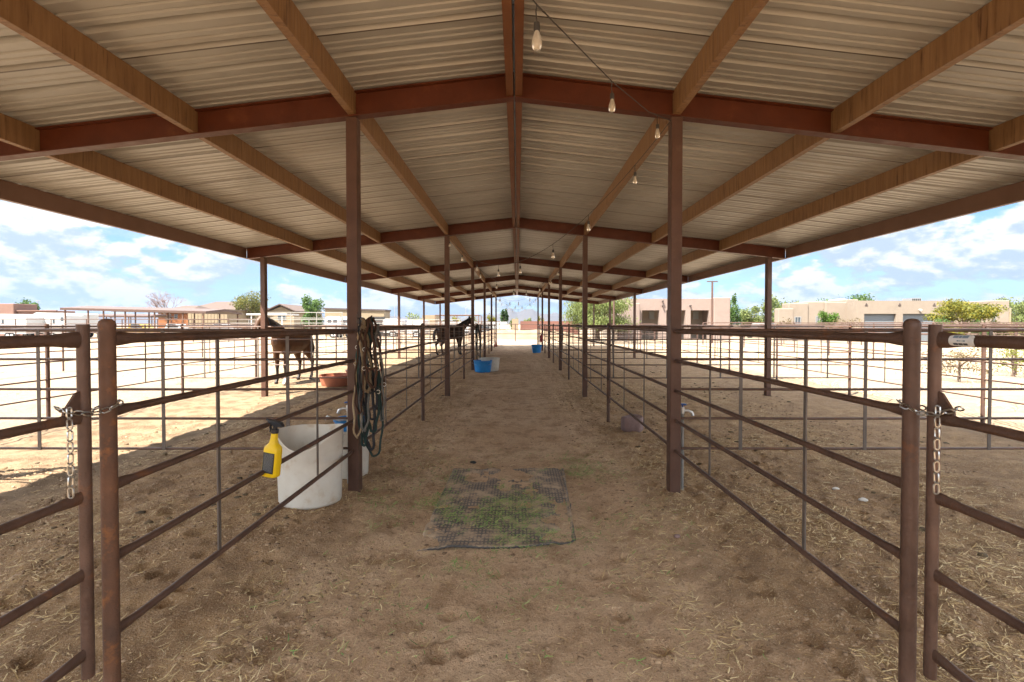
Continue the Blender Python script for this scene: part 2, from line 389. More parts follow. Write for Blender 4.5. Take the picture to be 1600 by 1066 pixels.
for y in FR:
    for s in (-1, 1):
        mb = MB()
        for (ya, yb_, za, zc) in ((-.05,.05,0,.011), (-.006,.006,.0112,.219), (-.05,.05,.2192,.230)):
            x0, x1 = .004, EW - .01
            vs = []
            for x in (x0, x1):
                vs += [(BX+s*x, y+ya, zb(x)+za), (BX+s*x, y+yb_, zb(x)+za), (BX+s*x, y+yb_, zb(x)+zc), (BX+s*x, y+ya, zb(x)+zc)]
            mb.add(vs, [(0,1,2,3),(7,6,5,4),(0,4,5,1),(1,5,6,2),(2,6,7,3),(3,7,4,0)])
        for x in PX:                                           # welded purlin clips
            for q in (-1, 1): mb.box((BX+s*x+s*.008, y+q*.03-.018, zb(x)+.03), (BX+s*x+s*.013, y+q*.03+.018, zb(x)+.205))
        part(mb, 'rafter', M_beam, smooth=None)
        for xx in (AW, OW):
            mb = MB(); x = BX + s*xx
            w = .052
            mb.box((x-w, y-.058, -.15), (x+w, y+.058, zb(xx)-.009 - .0))
            mb.box((x-.075, y-.075, zb(xx)-.0085), (x+.075, y+.075, zb(xx)-.0012)) if False else None
            ob = part(mb, 'post', M_post, smooth=None)
            bv = ob.modifiers.new('edge', 'BEVEL'); bv.width = .008; bv.segments = 2
M_ridge = mat('ridge_purlin', (.17,.066,.023), (.12,.040,.012), 4, .55, .05, .2, 40, c3=(.20,.09,.03), s3=3, t3=(.6,.75), world_space=True)  # coloured darker, standing in for the weak light under the ridge
def purlin(x, sgn, y0, y1, m, open_side, h=.205):
    """C section, web on the aisle side"""
    mb = MB(); z0 = zb(x) + .0135; z1 = zb(x) + .236; w = .062; t = .004; X = BX + sgn*x; o = open_side
    def bx(a, b, c, d): mb.box((min(a,b), y0, c), (max(a,b), y1, d))
    bx(X, X + o*t, z0, z1)
    bx(X + o*(t+.0002), X + o*w, z0, z0+t); bx(X + o*(t+.0002), X + o*w, z1-t-.001, z1-.001)
    bx(X + o*(w+.0002), X + o*(w+t), z0, z0+.02)
    part(mb, 'purlin', m, smooth=None)
spans = [(Y0+.02, FR[0]-.008)] + [(FR[k]+.008, FR[k+1]-.008) for k in range(6)]
for (a, b) in spans:
    for s in (-1, 1):
        purlin(.009, s, a, b, M_ridge, s)
        for x in PX: purlin(x, s, a, b, M_purlin, s)
        purlin(EW, s, a, b, M_eave, s)

# ------------------------------------------------------------------ pipe panels and gates
RZ = [1.545, 1.267, .98, .70, .41]; RR = [.0200, .0160, .0160, .0160, .0160]
LP = AW                                                        # panels stand in line with the aisle posts
def cap_post(x, y, r, top, m, parent, off):
    mb = MB(); mb.tube([(x,y,-.15),(x,y,top-r*.85)], r, 18)
    prof = [(r*1.035, -r*.88), (r*1.05, -r*.45), (r*.93, 0.0*r), (r*.6, r*.33), (r*.15, r*.42)]
    mb.lathe(prof, 18, (x,y,top-r*.42)); return mb.build('post', m, parent, off)
def flare_rail(p0, p1, r, flare0=True, flare1=False, n=10):
    """pipe whose end is flattened where it is welded on: taller, thinner in the last few centimetres"""
    p0 = Vector(p0); p1 = Vector(p1); Ln = (p1-p0).length; d = (p1-p0)/Ln
    st = [(0, (r*1.45, r*.55)), (.03, (r*1.4, r*.62)), (.09, (r*1.05, r*.95)), (.12, (r, r))] if flare0 else [(0, (r, r))]
    en = [(Ln-.12, (r, r)), (Ln-.09, (r*1.05, r*.95)), (Ln-.03, (r*1.4, r*.62)), (Ln, (r*1.45, r*.55))] if flare1 else [(Ln, (r, r))]
    mb = MB(); mb.tube([p0 + d*a for a, _ in st+en], [q for _, q in st+en], n); return mb
def stay(mb, x, y, z0, z1, along, w=.034, t=.006, off=.022):
    if along == 'x': mb.box((x-w/2, y-off-t, z0), (x+w/2, y-off, z1))
    else: mb.box((x-off-t, y-w/2, z0), (x-off, y+w/2, z1))
    return mb
ORD = ['frontmost', 'second', 'third', 'fourth', 'fifth', 'sixth', 'last']
def aisle_panel(x, sx, ypost, label, rust=False):
    t = thing('fence_panel', label, 'fence panel', (x, ypost - 2.73, 0), 'fixed pipe panels along the aisle')
    off = t.location.copy(); y0 = ypost - 2.73; y1 = ypost - .062
    cap_post(x, y0, .0268, 1.622, M_rusty if rust else M_pipe, t, off)
    for z, r in zip(RZ, RR):
        flare_rail((x, y0+.024, z), (x, y1, z - .012), r, True, False).build('rail', M_pipe, t, off)
    for yy in (.66, 1.88):
        mb = MB(); mb.box((x-.004, y0+yy-.011, RZ[4]+.012), (x+.004, y0+yy+.011, RZ[0]-.02)); mb.build('stay', M_stay, t, off)
    return t
def aisle_gate(x, sx, ypost, label):
    """latch end beside the next panel's post, hinged on the roof post behind"""
    yl = ypost - 2.83; yh = ypost - 6.0 + .13
    t = thing('pipe_gate', label, 'gate', (x, yl, 0), 'pipe gates along the aisle'); off = t.location.copy()
    mb = MB(); mb.tube([(x,yl,.32),(x,yl,1.60)], .0195, 16); mb.build('latch_post', M_pipe, t, off)
    mb = MB(); mb.tube([(x,yh,.32),(x,yh,1.60)], .0195, 12)
    for z in (.55, 1.35): mb.tube([(x,yh-.06,z),(x,yh,z)], .012, 8)
    mb.build('hinge_post', M_pipe, t, off)
    for z, r in zip(RZ, RR): flare_rail((x, yl-.0175, z), (x, yh+.0175, z), r, True, True).build('rail', M_pipe, t, off)
    for yy in (1.05, 2.1):
        mb = MB(); mb.box((x-.004, yl-yy-.011, RZ[4]+.012), (x+.004, yl-yy+.011, RZ[0]-.02)); mb.build('stay', M_stay, t, off)
    mb = MB(); th = .004
    tri = [(yl-.019,1.362),(yl-.019,1.30),(yl-.03,1.282),(yl-.082,1.282),(yl-.080,1.300),(yl-.036,1.356)]
    vs = [(x-th,a,b) for a,b in tri] + [(x+th,a,b) for a,b in tri]; n = len(tri)
    mb.add(vs, [tuple(range(n)), tuple(reversed(range(n,2*n)))] + [(i,(i+1)%n,n+(i+1)%n,n+i) for i in range(n)])
    mb.build('chain_plate', M_pipe, t, off, smooth=None)
    return t
for s, side in ((-1, 'left'), (1, 'right')):
    x = BX + s*LP
    for k in range(6):
        yp = 4.53 + 6*k
        aisle_panel(x, s, yp, f'{ORD[k]} brown pipe panel on the {side} aisle side, before a roof post' + (', capped post rusty' if (k == 0 and s < 0) else ''), rust=(k == 0 and s < 0))
        aisle_gate(x, s, yp, f'{ORD[k]} brown pipe gate along the {side} side of the aisle' + (', chained to a capped post' if k == 0 else ''))
POUT = 7.45
def cross_fence(s, side, y, k):
    x0 = BX + s*(AW+.054); x1 = BX + s*POUT
    t = thing('cross_fence', f'{ORD[k]} brown pipe fence running across the {side} pens from aisle post to outer fence', 'fence', (x0, y, 0), 'pipe fences between the pens')
    off = t.location.copy()
    for z, r in zip(RZ, [.0165,.0125,.0125,.0125,.0125]):
        mb = MB(); mb.tube([(x0,y,z),(x0+s*1.2,y,z-.004),(x0+s*3.5,y,z),(x1,y,z)], r, 10); mb.build('rail', M_pipe, t, off)
    for j in range(5):
        xx = x0 + s*(.58 + 1.19*j)
        mb = MB(); stay(mb, xx, y, RZ[4]-.012, RZ[0]-.006, 'x', w=.032, off=.0128); mb.build('stay', M_stay, t, off)
for k in range(6):
    for s, side in ((-1,'left'),(1,'right')): cross_fence(s, side, 4.53+6*k, k)
def outer_fence(s, side, k):
    y0 = 4.53 + 6*(k-1); x = BX + s*POUT
    t = thing('outer_fence', f'{ORD[k]} bay of rusty pipe fence closing the {side} pens on their sunny side', 'fence', (x, y0, 0), 'outer pipe fences of the pens')
    off = t.location.copy()
    for q in (0.03, 3.0):
        mb = MB(); mb.tube([(x,y0+q,-.15),(x,y0+q,1.60)], .028, 12); mb.build('post', M_fence, t, off)
    for z, r in zip(RZ, [.0165,.0125,.0125,.0125,.0125]):
        mb = MB(); mb.tube([(x,y0+.04,z+.02),(x,y0+5.99,z+.02)], r, 8); mb.build('rail', M_fence, t, off)
    for j in (1.0, 2.0, 4.0, 5.0):
        mb = MB(); stay(mb, x, y0+j, RZ[4]+.01, RZ[0]+.01, 'y', w=.025, off=.0128); mb.build('stay', M_stay, t, off)
for k in range(6):
    for s, side in ((-1,'left'),(1,'right')): outer_fence(s, side, k)
# ------------------------------------------------------------------ chains on the two front gates
def chain_mesh(mb, pts, pitch=.034, r=.0028, half=.0088):
    pts = [Vector(p) for p in pts]; seg = [(pts[i+1]-pts[i]).length for i in range(len(pts)-1)]; tot = sum(seg)
    def pos(s):
        for i, l in enumerate(seg):
            if s <= l or i == len(seg)-1: return pts[i].lerp(pts[i+1], s / l), (pts[i+1]-pts[i]).normalized()
            s -= l
    n = max(2, int(tot / pitch))
    for i in range(n):
        p, t = pos((i + .5) * tot / n)
        u = t.orthogonal().normalized() if abs(t.z) < .98 else Vector((1, 0, 0)); u = (u - t*u.dot(t)).normalized(); w = t.cross(u)
        a = u if i % 2 else w
        ring = []; L2 = pitch * .5 + r - half * .3
        for q in range(12):
            an = 2*math.pi*q/12; cx = math.cos(an); sx_ = math.sin(an)
            ring.append(p + t * (math.copysign(max(L2 - half, 0.001), cx) + half*cx) + a * half * sx_)
        mb.tube(ring, r, 6, closed=True)
def front_chain(s, side, label):
    x = BX + s*LP; yl, yp = 1.70, 1.80; z = 1.287
    t = thing('gate_chain', label, 'chain', (x, yl, z), 'chains on the front gates'); off = t.location.copy()
    mb = MB(); rr = .052
    loop = [(x-s*.02, yl-.10, z+.02), (x-s*(.026), yl-.025, z-.005), (x-s*.027, yl+.03, z-.012), (x-s*.034, yp, z+.005), (x-s*.022, yp+.033, z+.015), (x+s*.01, yp+.038, z+.01),
            (x+s*.034, yp+.01, z), (x+s*.027, yl+.03, z-.01), (x+s*.026, yl-.045, z+.01), (x+s*.008, yl-.10, z+.03)]
    chain_mesh(mb, loop); mb.build('loop', M_steel, t, off)
    mb = MB(); yy = yl - (.085 if s < 0 else .045); xx = x - s*.026
    chain_mesh(mb, [(xx, yy, z+.03), (xx-s*.004, yy-.002, z-.08), (xx-s*.002, yy, z-.285)], pitch=.036, r=.0029, half=.0092); mb.build('hanging_end', M_steel, t, off)
front_chain(-1, 'left', 'steel chain tying the left front gate to the rust-streaked capped post')
front_chain(1, 'right', 'steel chain with a long loose end on the gate bearing the white sticker')

# ------------------------------------------------------------------ sticker on the right front gate
def sticker():
    x = BX + LP; r = RR[0] + .0012; z = RZ[0]; y0, y1 = 1.535, 1.625
    t = thing('gate_sticker', 'small white sticker with dark print wrapped round the top rail of a gate', 'sticker', (x, y0, z)); off = t.location.copy()
    mb = MB(); n = 14; rows = []
    for j, yy in enumerate((y0, y0+.008, y0+.02, y1-.02, y1-.008, y1)):
        w = (.62, .86, 1, 1, .9, .72)[j]
        rows.append([Vector((x + r*math.cos(a), yy, z + r*math.sin(a))) for a in [math.pi + w*(-1.15 + 2.3*k/n) - .0 for k in range(n+1)]])
    m = n+1; vs = [p for q in rows for p in q]; fs = [(j*m+k, j*m+k+1, (j+1)*m+k+1, (j+1)*m+k) for j in range(5) for k in range(n)]
    mb.add(vs, fs); mb.build('backing', M_paper, t, off)
    def bar(a0, a1, yy0, yy1, mm, name):
        b = MB(); rr = r + .0008; k = 4
        A = [math.pi + a0 + (a1-a0)*i/k for i in range(k+1)]
        vs = [(x+rr*math.cos(a), yy, z+rr*math.sin(a)) for yy in (yy0, yy1) for a in A]
        b.add(vs, [(i, i+1, k+1+i+1, k+1+i) for i in range(k)]); return b
    def lettering(name, a0, a1, spans, mm):
        b = MB()
        for (p, q) in spans:
            bb = bar(a0, a1, p, q, mm, name); b.add(bb.v, bb.f)
        b.build(name, mm, t, off)
    ya = lambda u: y1 - .010 - u*.064                       # reads from the far end towards the camera
    lettering('headline', -.92, -.42, [(ya(.93), ya(.60)), (ya(.57), ya(.40)), (ya(.37), ya(.08))], M_ink2)
    lettering('address_line', -.10, .12, [(ya(.80), ya(.66)), (ya(.61), ya(.57)), (ya(.52), ya(.48)), (ya(.45), ya(.34))], M_ink2)
    lettering('number_line', .38, .72, [(ya(.90), ya(.66)), (ya(.63), ya(.40)), (ya(.37), ya(.10))], M_ink)
sticker()

# ------------------------------------------------------------------ tubs and buckets
def tub(name, label, cat, c, r, h, m, taper=.92, rimw=.012, warp=None, group=None, n=40, handle=True, inside=None):
    c = Vector((c[0], c[1], gz(c[0], c[1]) - .01 if len(c) < 3 else c[2]))
    t = thing(name, label, cat, c, group); off = c
    rb = r*taper
    prof = [(0, 0), (rb*.9, 0), (rb*.97, .008), (rb, .03), (rb+(r-rb)*.5, h*.5), (r, h-.03), (r+rimw, h-.024), (r+rimw, h-.002), (r+rimw*.5, h), (r-.004, h-.001), (r-.008, h-.03), (rb+(r-rb)*.5-.008, h*.5), (rb-.012, .03), (0, .02)]
    mb = MB(); mb.lathe(prof, n, c, warp, caps=False); mb.build('wall', m, t, off, smooth=.9)
    if handle:
        mb = MB(); pts = [c + Vector(((r+rimw+.004)*math.cos(a), (r+rimw+.004)*math.sin(a)*.25 - r*.95, h - .05 - .14*math.sin(a)*(h/.5))) for a in [math.pi*k/12 for k in range(13)]]
        mb.tube(pts, .004, 6); mb.build('handle', M_steel, t, off)
    return t
def cut_rim(p, a, z):                                        # front lip of the barrel half cut down into a dip
    if z > .45:
        d = math.cos(a - (-1.42)); p = p.copy(); p.z -= (.13 * max(0, d)**2.2 - .03*max(0, math.cos(a+.2))) * (z-.3)/.3
    p.y = 4.26 + (p.y-4.26)*.74; p.x += .012*math.sin(2*a + 1) ; p.y += .012*math.cos(3*a)
    return p
tub('water_barrel', 'big scuffed white plastic tub with a dipped rim, beside the left aisle post', 'tub', (-1.885, 4.26), .29, .66, M_tub, taper=.93, rimw=.003, warp=cut_rim, n=48, handle=False)
tub('white_bucket', 'tall white bucket standing behind the left aisle post, holding a blue one', 'bucket', (-1.74, 4.98), .17, .50, M_tub, handle=False)
tub('blue_bucket', 'blue bucket nested in the tall white bucket behind the big white tub', 'bucket', (-1.765, 4.98, gz(-1.765,4.98)+.10), .155, .50, M_blue, taper=.75, handle=False)
tub('blue_tub', 'blue tub on the left edge of the aisle, in front of a pale tub', 'tub', (-1.17, 16.0), .31, .40, M_blue, taper=.86)
tub('pale_tub', 'pale grey-white tub half hidden behind the blue one at the aisle edge', 'tub', (-.99, 16.55), .37, .45, M_tub, taper=.88, handle=False)
tub('far_bucket', 'bright blue bucket by the right aisle post near the sunlit end', 'bucket', (1.08, 26.6), .29, .46, M_blue, taper=.8)
tub('feed_tub', 'low terracotta feed tub on the sunlit dirt near the bay horse', 'tub', (-4.72, 12.35), .43, .30, M_terra, taper=.86, rimw=.02, handle=False, group='terracotta feed tubs')
tub('feed_tub', 'second terracotta tub, behind and partly hidden by the first aisle post', 'tub', (-4.20, 12.9), .45, .36, M_terra, taper=.86, rimw=.02, handle=False, group='terracotta feed tubs')
def salt_block():
    c = Vector((1.74, 7.15, gz(1.74, 7.15)-.01))
    mb = MB(); wr = lambda p, a, z: p + Vector((.012*math.sin(3*a), .012*math.cos(4*a+1), .012*math.sin(2*a)*(z > .1)))
    mb.lathe([(.155,0),(.172,.02),(.17,.18),(.155,.205),(.10,.21),(.07,.19),(.02,.185)], 28, c, wr)
    tag(mb.build('salt_block', M_block, None, c), 'round purplish-brown mineral block on the dirt inside the right panel', 'salt block')
salt_block()

# ------------------------------------------------------------------ yellow spray bottle
def spray_bottle():
    y = 2.91; x = BX - LP + .035; c = Vector((x, y, RZ[2] - .315))
    t = thing('spray_bottle', 'yellow spray bottle with black trigger head hooked on the left panel rail', 'spray bottle', c); off = c
    W, D = .053, .035
    def ring(z, k, kd=None, dx=0):
        kd = k if kd is None else kd; out = []
        for q in range(28):
            a = 2*math.pi*q/28; ca, sa = math.cos(a), math.sin(a); e = .55
            out.append((dx + math.copysign(abs(ca)**e, ca)*W*k, math.copysign(abs(sa)**e, sa)*D*kd, z))
        return out
    tilt = Matrix.Translation(c) @ Matrix.Rotation(R(6), 4, 'Y') @ Matrix.Rotation(R(-14), 4, 'Z')
    mb = MB(); rings = [ring(*a) for a in ((0,.9,.9),(.004,.97,.96),(.012,1,1),(.055,1,1),(.13,.985,1),(.165,.98,.99),(.182,.9,.92),(.197,.62,.7),(.206,.46,.6),(.235,.36,.5),(.262,.33,.46),(.268,.33,.46))]
    mb.loft([[tilt @ Vector(p) for p in r] for r in rings]); mb.build('bottle_body', M_yellow, t, off, smooth=.9)
    mb = MB(); mb.loft([[tilt @ Vector((x_, -D-.0012, z_)) for x_, z_ in ((-.037,.025),(.041,.025),(.041,.150),(-.037,.150))], [tilt @ Vector((x_, -D+.002, z_)) for x_, z_ in ((-.037,.025),(.041,.025),(.041,.150),(-.037,.150))]])
    lb = mb.build('label', M_black, t, off, smooth=None)
    mb = MB(); r2 = random.Random(4); z = .145
    while z > .032:
        u = -.032 + r2.random()*.006
        while u < .034:
            w = .004 + r2.random()*.012; v = min(u + w, .037)
            mb.add([tilt @ Vector(p) for p in ((u,-D-.0022,z),(v,-D-.0022,z),(v,-D-.0022,z-.0022),(u,-D-.0022,z-.0022))], [(0,1,2,3)]); u = v + .0025
        z -= .0052
    ob = mb.build('small_print', mat('grey_print', (.22,.22,.21), rough=.6), lb, off, smooth=None)
    mb = MB(); T = lambda *p: tilt @ Vector(p)
    mb.lathe([(.021,.266),(.0225,.27),(.0225,.288),(.019,.292),(.013,.294),(.013,.31)], 20, (0,0,0)); mb.v = [tilt @ Vector(v) for v in mb.v]
    for prof in ([(-.050,.332),(-.046,.345),(.040,.338),(.056,.318),(.052,.310),(.012,.306),(-.028,.318)],):
        k = len(prof); vs = [T(a, -.013, b) for a, b in prof] + [T(a, .013, b) for a, b in prof]
        mb.add(vs, [tuple(range(k)), tuple(reversed(range(k, 2*k)))] + [(i, (i+1)%k, k+(i+1)%k, k+i) for i in range(k)])
    h = mb.build('spray_head', M_black, t, off, smooth=.5)
    mb = MB(); mb.tube([T(-.026,0,.318), T(-.036,0,.300), T(-.030,0,.282), T(-.034,0,.270)], [(.005,.009)]*4, 8); mb.build('trigger', M_black, h, off)
    mb = MB(); mb.tube([T(-.048,0,.339), T(-.066,0,.342)], .008, 10); mb.build('nozzle', M_black, h, off)
spray_bottle()

# ------------------------------------------------------------------ water taps
M_tapblue = mat('tap_handle_blue', (.02,.08,.30), rough=.4)
def tap(label, x, y, h, sx, m):
    c = Vector((x, y, gz(x, y)-.05)); t = thing('water_tap', label, 'tap', c, 'standpipe water taps'); off = c
    mb = MB(); mb.tube([c, c + Vector((0,0,h+.02))], .014, 12); mb.tube([c+Vector((0,0,h*.5)), c+Vector((0,0,h*.5+.04))], .018, 12); mb.build('standpipe', m, t, off)
    top = c + Vector((0,0,h+.02))
    mb = MB(); mb.tube([top, top+Vector((0,0,.06))], .02, 12); mb.tube([top+Vector((0,0,.025)), top+Vector((sx*.05,-.01,.03)), top+Vector((sx*.085,-.015,.012)), top+Vector((sx*.095,-.015,-.02))], [.014,.013,.014,.016], 10); mb.build('spout', M_galv, t, off)
    mb = MB(); mb.tube([top+Vector((0,0,.06)), top+Vector((0,0,.082))], .006, 8); mb.lathe([(.006,.080),(.034,.082),(.040,.088),(.034,.094),(.006,.096)], 12, top, lambda p, a, z: top + (p-top)*1.0 if True else p); mb.build('handle', M_tapblue, t, off)
    return t
tap('white standpipe tap with blue handle against the right aisle post', BX+AW+.115, 4.62, .79, 1, M_white_pipe)
t = tap('galvanised tap with blue handle and long side arm beside the left aisle post', -1.70, 4.74, .76, -1, M_galv)
mb = MB(); p = t.location + Vector((0,0,.70)); mb.tube([p+Vector((.12,0,-.02)), p, p+Vector((-.09,0,-.012)), p+Vector((-.14,0,.004))], .013, 10); mb.tube([p+Vector((-.13,0,.0)), p+Vector((-.2,-.01,.03)), p+Vector((-.23,-.01,.0))], .014, 10)
mb.build('side_arm', M_galv, t, t.location.copy())

# ------------------------------------------------------------------ halters and ropes on the posts
def rope_mat(n, a, b): return mat(n, a, b, 40, .85, 0, .3, 160)
RM = {'green': rope_mat('dark_green_rope', (.016,.034,.030), (.028,.052,.045)), 'tan': rope_mat('tan_rope', (.22,.16,.09), (.15,.105,.06)), 'black': rope_mat('black_nylon', (.018,.018,.02), (.04,.04,.045)),
      'brown': rope_mat('brown_leather', (.075,.036,.02), (.05,.024,.014)), 'teal': rope_mat('teal_nylon', (.02,.075,.065), (.02,.055,.048)), 'grey': rope_mat('grey_rope', (.16,.15,.13), (.10,.10,.09)), 'cream': rope_mat('cream_rope', (.46,.35,.21), (.33,.25,.15))}
def rope_loop(cx, cy, top, bot, w, seed, lean=0.0, n=44):
    r2 = random.Random(seed); ph = r2.random()*6; pts = []
    for k in range(n):
        a = 2*math.pi*k/n; s = math.cos(a)                     # 1 top .. -1 bottom
        z = (top+bot)/2 + (top-bot)/2*s
        f = (1-s)/2
        wid = w * .82 * (.36 + .64*f**.8)
        x = cx + lean*f + wid*math.sin(a)*(1 if abs(s) < 1 else 0) + .008*math.sin(9*a+ph)
        y = cy + .016*math.sin(2*a+ph) - .012*f
        pts.append((x, y, z))
    return pts
def tack(px_, py_, specs, where, group):
    for i, (kind, mt, label, dx, dy, top, bot, w, rr, lean) in enumerate(specs):
        c = Vector((px_+dx, py_+dy, top)); off = c
        t = thing(kind, label, kind.replace('_', ' '), c, group)
        mb = MB(); mb.tube(rope_loop(c.x, c.y, top, bot, w, i*7+3, lean), rr, 8, closed=True); mb.build('loop', RM[mt], t, off)
        if kind == 'halter':
            for zf, ww in ((.45,.7),(.72,.95)):
                mb = MB()
                zz = top + (bot-top)*zf; hw = w*(.22+.78*zf**.8)*ww; cxx = c.x + lean*zf
                mb.tube([(cxx-hw, c.y-.012, zz+.02), (cxx, c.y-.024, zz-.012), (cxx+hw, c.y-.008, zz+.015)], rr*.9, 8)
                mb.build('strap', RM[mt], t, off)
            for zf in (.45, .72):
                for q in (-1, 1):
                    zz = top + (bot-top)*zf; hw = w*(.22+.78*zf**.8); cxx = c.x + lean*zf
                    mb = MB(); mb.tube([(cxx+q*hw+.017*math.cos(a), c.y-.022, zz+.017*math.sin(a)) for a in [2*math.pi*k/12 for k in range(12)]], .0032, 6, closed=True); mb.build('ring', M_steel, t, off)
        else:
            mb = MB(); zz = top - .03; mb.tube([(c.x-.02, c.y-.012, zz-.05),(c.x+.012, c.y-.02, zz-.075),(c.x+.026, c.y-.012, zz-.05),(c.x, c.y-.016, zz-.03),(c.x-.018,c.y-.012,zz-.09),(c.x+.01,c.y-.006,zz-.19)], rr*1.02, 8); mb.build('knot', RM[mt], t, off)
HX0, HY0 = BX - AW + .115, 4.43
def hook(x, y, z, label):
    t = thing('tack_hook', label, 'hook', (x, y, z)); off = t.location.copy()
    mb = MB(); mb.box((x-.062, y+.02, z-.05), (x-.0545, y+.10, z+.04)); mb.build('plate', M_pipe, t, off, smooth=None)
    mb = MB(); mb.tube([(x-.055,y+.06,z),(x,y+.03,z-.02),(x+.06,y,z-.02),(x+.10,y-.02,z+.02)], .007, 8); mb.build('prong', M_pipe, t, off)
hook(BX-AW+.108, 4.42, 1.66, 'steel hook on the left aisle post carrying the nearer bundle of ropes')
G1 = 'halters and lead ropes on the left aisle post'
tack(HX0, HY0, [
 ('lead_rope', 'green', 'dark green rope hanging lowest in the tack bundle, its loop near the ground', .05, 0, 1.645, .36, .15, .010, .05),
 ('lead_rope', 'cream', 'cream rope trailing down the left edge of the tack bundle', -.01, -.05, 1.60, .55, .055, .009, -.03),
 ('halter', 'brown', 'brown leather halter spread widest on the right of the tack bundle', .10, -.01, 1.66, .80, .085, .011, .05),
 ('lead_rope', 'grey', 'grey rope looped in the middle of the tack bundle', .02, -.07, 1.65, .62, .06, .011, .02),
 ('halter', 'black', 'black nylon halter with metal rings in the tack bundle', .07, -.05, 1.64, .72, .085, .010, .03),
 ('lead_rope', 'tan', 'tan rope knotted near the top of the tack bundle', .035, -.09, 1.655, .98, .05, .012, .04),
 ('halter', 'teal', 'teal halter showing through the upper half of the tack bundle', .01, -.03, 1.64, 1.08, .075, .009, .0),
 ('lead_rope', 'green', 'thicker dark green rope hanging straight behind the tan one', -.005, -.02, 1.65, .47, .075, .012, .02),
 ('lead_rope', 'brown', 'short brown strap looped under the others, ending halfway down', .03, -.10, 1.62, .78, .06, .008, -.04),
 ('lead_rope', 'green', 'dark green rope in a wide loop over the halters of the near tack bundle', .08, -.03, 1.66, .60, .10, .012, .02),
 ('lead_rope', 'black', 'black rope with a long loop down the middle of the near tack bundle', .045, -.02, 1.65, .42, .07, .013, .03),
 ('halter', 'brown', 'dark leather halter in front, highest of those in the near tack bundle', .09, -.11, 1.66, 1.02, .075, .012, .03),
 ('lead_rope', 'grey', 'thin grey rope along the right edge of the near tack bundle', .14, -.02, 1.60, .70, .05, .010, .04),
 ('lead_rope', 'black', 'black rope with narrow doubled loop close against the post', .0, -.06, 1.66, .84, .04, .011, .03),
], 'left', G1)
HX1, HY1 = BX - AW + .12, 16.42
hook(BX-AW+.108, 16.42, 1.66, 'steel hook on the post behind the blue and pale tubs')
tack(HX1, HY1, [
 ('lead_rope', 'green', 'dark green rope hanging on the post behind the blue and pale tubs', .05, 0, 1.62, .25, .10, .016, .05),
 ('lead_rope', 'grey', 'grey rope in the far tack bundle above the blue tub', .08, -.04, 1.6, .5, .09, .016, .04),
 ('halter', 'black', 'black halter in the far tack bundle above the blue tub', .04, -.06, 1.62, .7, .12, .014, .04)], 'left', 'halters and lead ropes on the far left post')

# ------------------------------------------------------------------ rubber mat, straw, grass, stones
def grid_on_mat():
    nt = M_mat.node_tree; N = nt.nodes; L = nt.links; b = N['Principled BSDF']; src = b.inputs['Base Color'].links[0].from_node; a_in = src.inputs[6]; a_src = a_in.links[0].from_socket
    tc = N.new('ShaderNodeTexCoord'); w = []
    for ax_, sc in (('X', 11.0), ('Y', 7.0)):
        q = N.new('ShaderNodeTexWave'); q.bands_direction = ax_; q.inputs['Scale'].default_value = sc; q.inputs['Distortion'].default_value = .6; L.new(tc.outputs['Object'], q.inputs[0]); w.append(q.outputs['Fac'])
    mn = N.new('ShaderNodeMath'); mn.operation = 'MINIMUM'; L.new(w[0], mn.inputs[0]); L.new(w[1], mn.inputs[1])
    r = N.new('ShaderNodeMapRange'); L.new(mn.outputs[0], r.inputs[0]); r.inputs[1].default_value = .15; r.inputs[2].default_value = .5
    mx = N.new('ShaderNodeMix'); mx.data_type = 'RGBA'; L.new(r.outputs[0], mx.inputs[0]); L.new(a_src, mx.inputs[6]); mx.inputs[7].default_value = (.30,.22,.15,1); L.new(mx.outputs[2], a_in)
grid_on_mat()
def rubber_mat():
    mb = MB(); x0, x1, y0, y1 = -.73, .43, 3.34, 5.22; nx_, ny_ = 56, 90; vs = []
    sk = lambda u, v: (x0+.02*v + (x1-x0+.06*v)*u, y0 + (y1-y0)*v + .05*u*(1-v))
    for j in range(ny_+1):
        for i in range(nx_+1):
            u, v = i/nx_, j/ny_; x, y = sk(u, v)
            if u > .8 and v < .12: y += (u-.8)*.45*(1-v/.12)
            cur = .022*max(0, 1-v/.035)*(.5+.5*math.sin(9*u)) + .02*max(0, (u-.965)/.035)
            hump = .024*float(sstep(.50,.75,.55*vnoise(np.array(x*2.6+7.), np.array(y*2.0), 21)+.3*vnoise(np.array(x*8.), np.array(y*7.), 22)+.15*vnoise(np.array(x*21.), np.array(y*21.), 23)))   # dirt has drifted over parts of it
            vs.append((x, y, gz(x, y) + .012 + cur - hump + (.0035 if (i % 2) else 0)))
    fs = [(j*(nx_+1)+i, j*(nx_+1)+i+1, (j+1)*(nx_+1)+i+1, (j+1)*(nx_+1)+i) for j in range(ny_) for i in range(nx_)]
    mb.add(vs, fs); ob = mb.build('rubber_mat', [M_mat, M_rim], None, (-.13, 4.3, 0), smooth=1.2)
    so_ = ob.modifiers.new('thickness', 'SOLIDIFY'); so_.thickness = .014; so_.offset = -1; so_.material_offset_rim = 1
    tag(ob, 'worn grey ribbed rubber mat half buried in dirt in the aisle', 'mat')
rubber_mat()
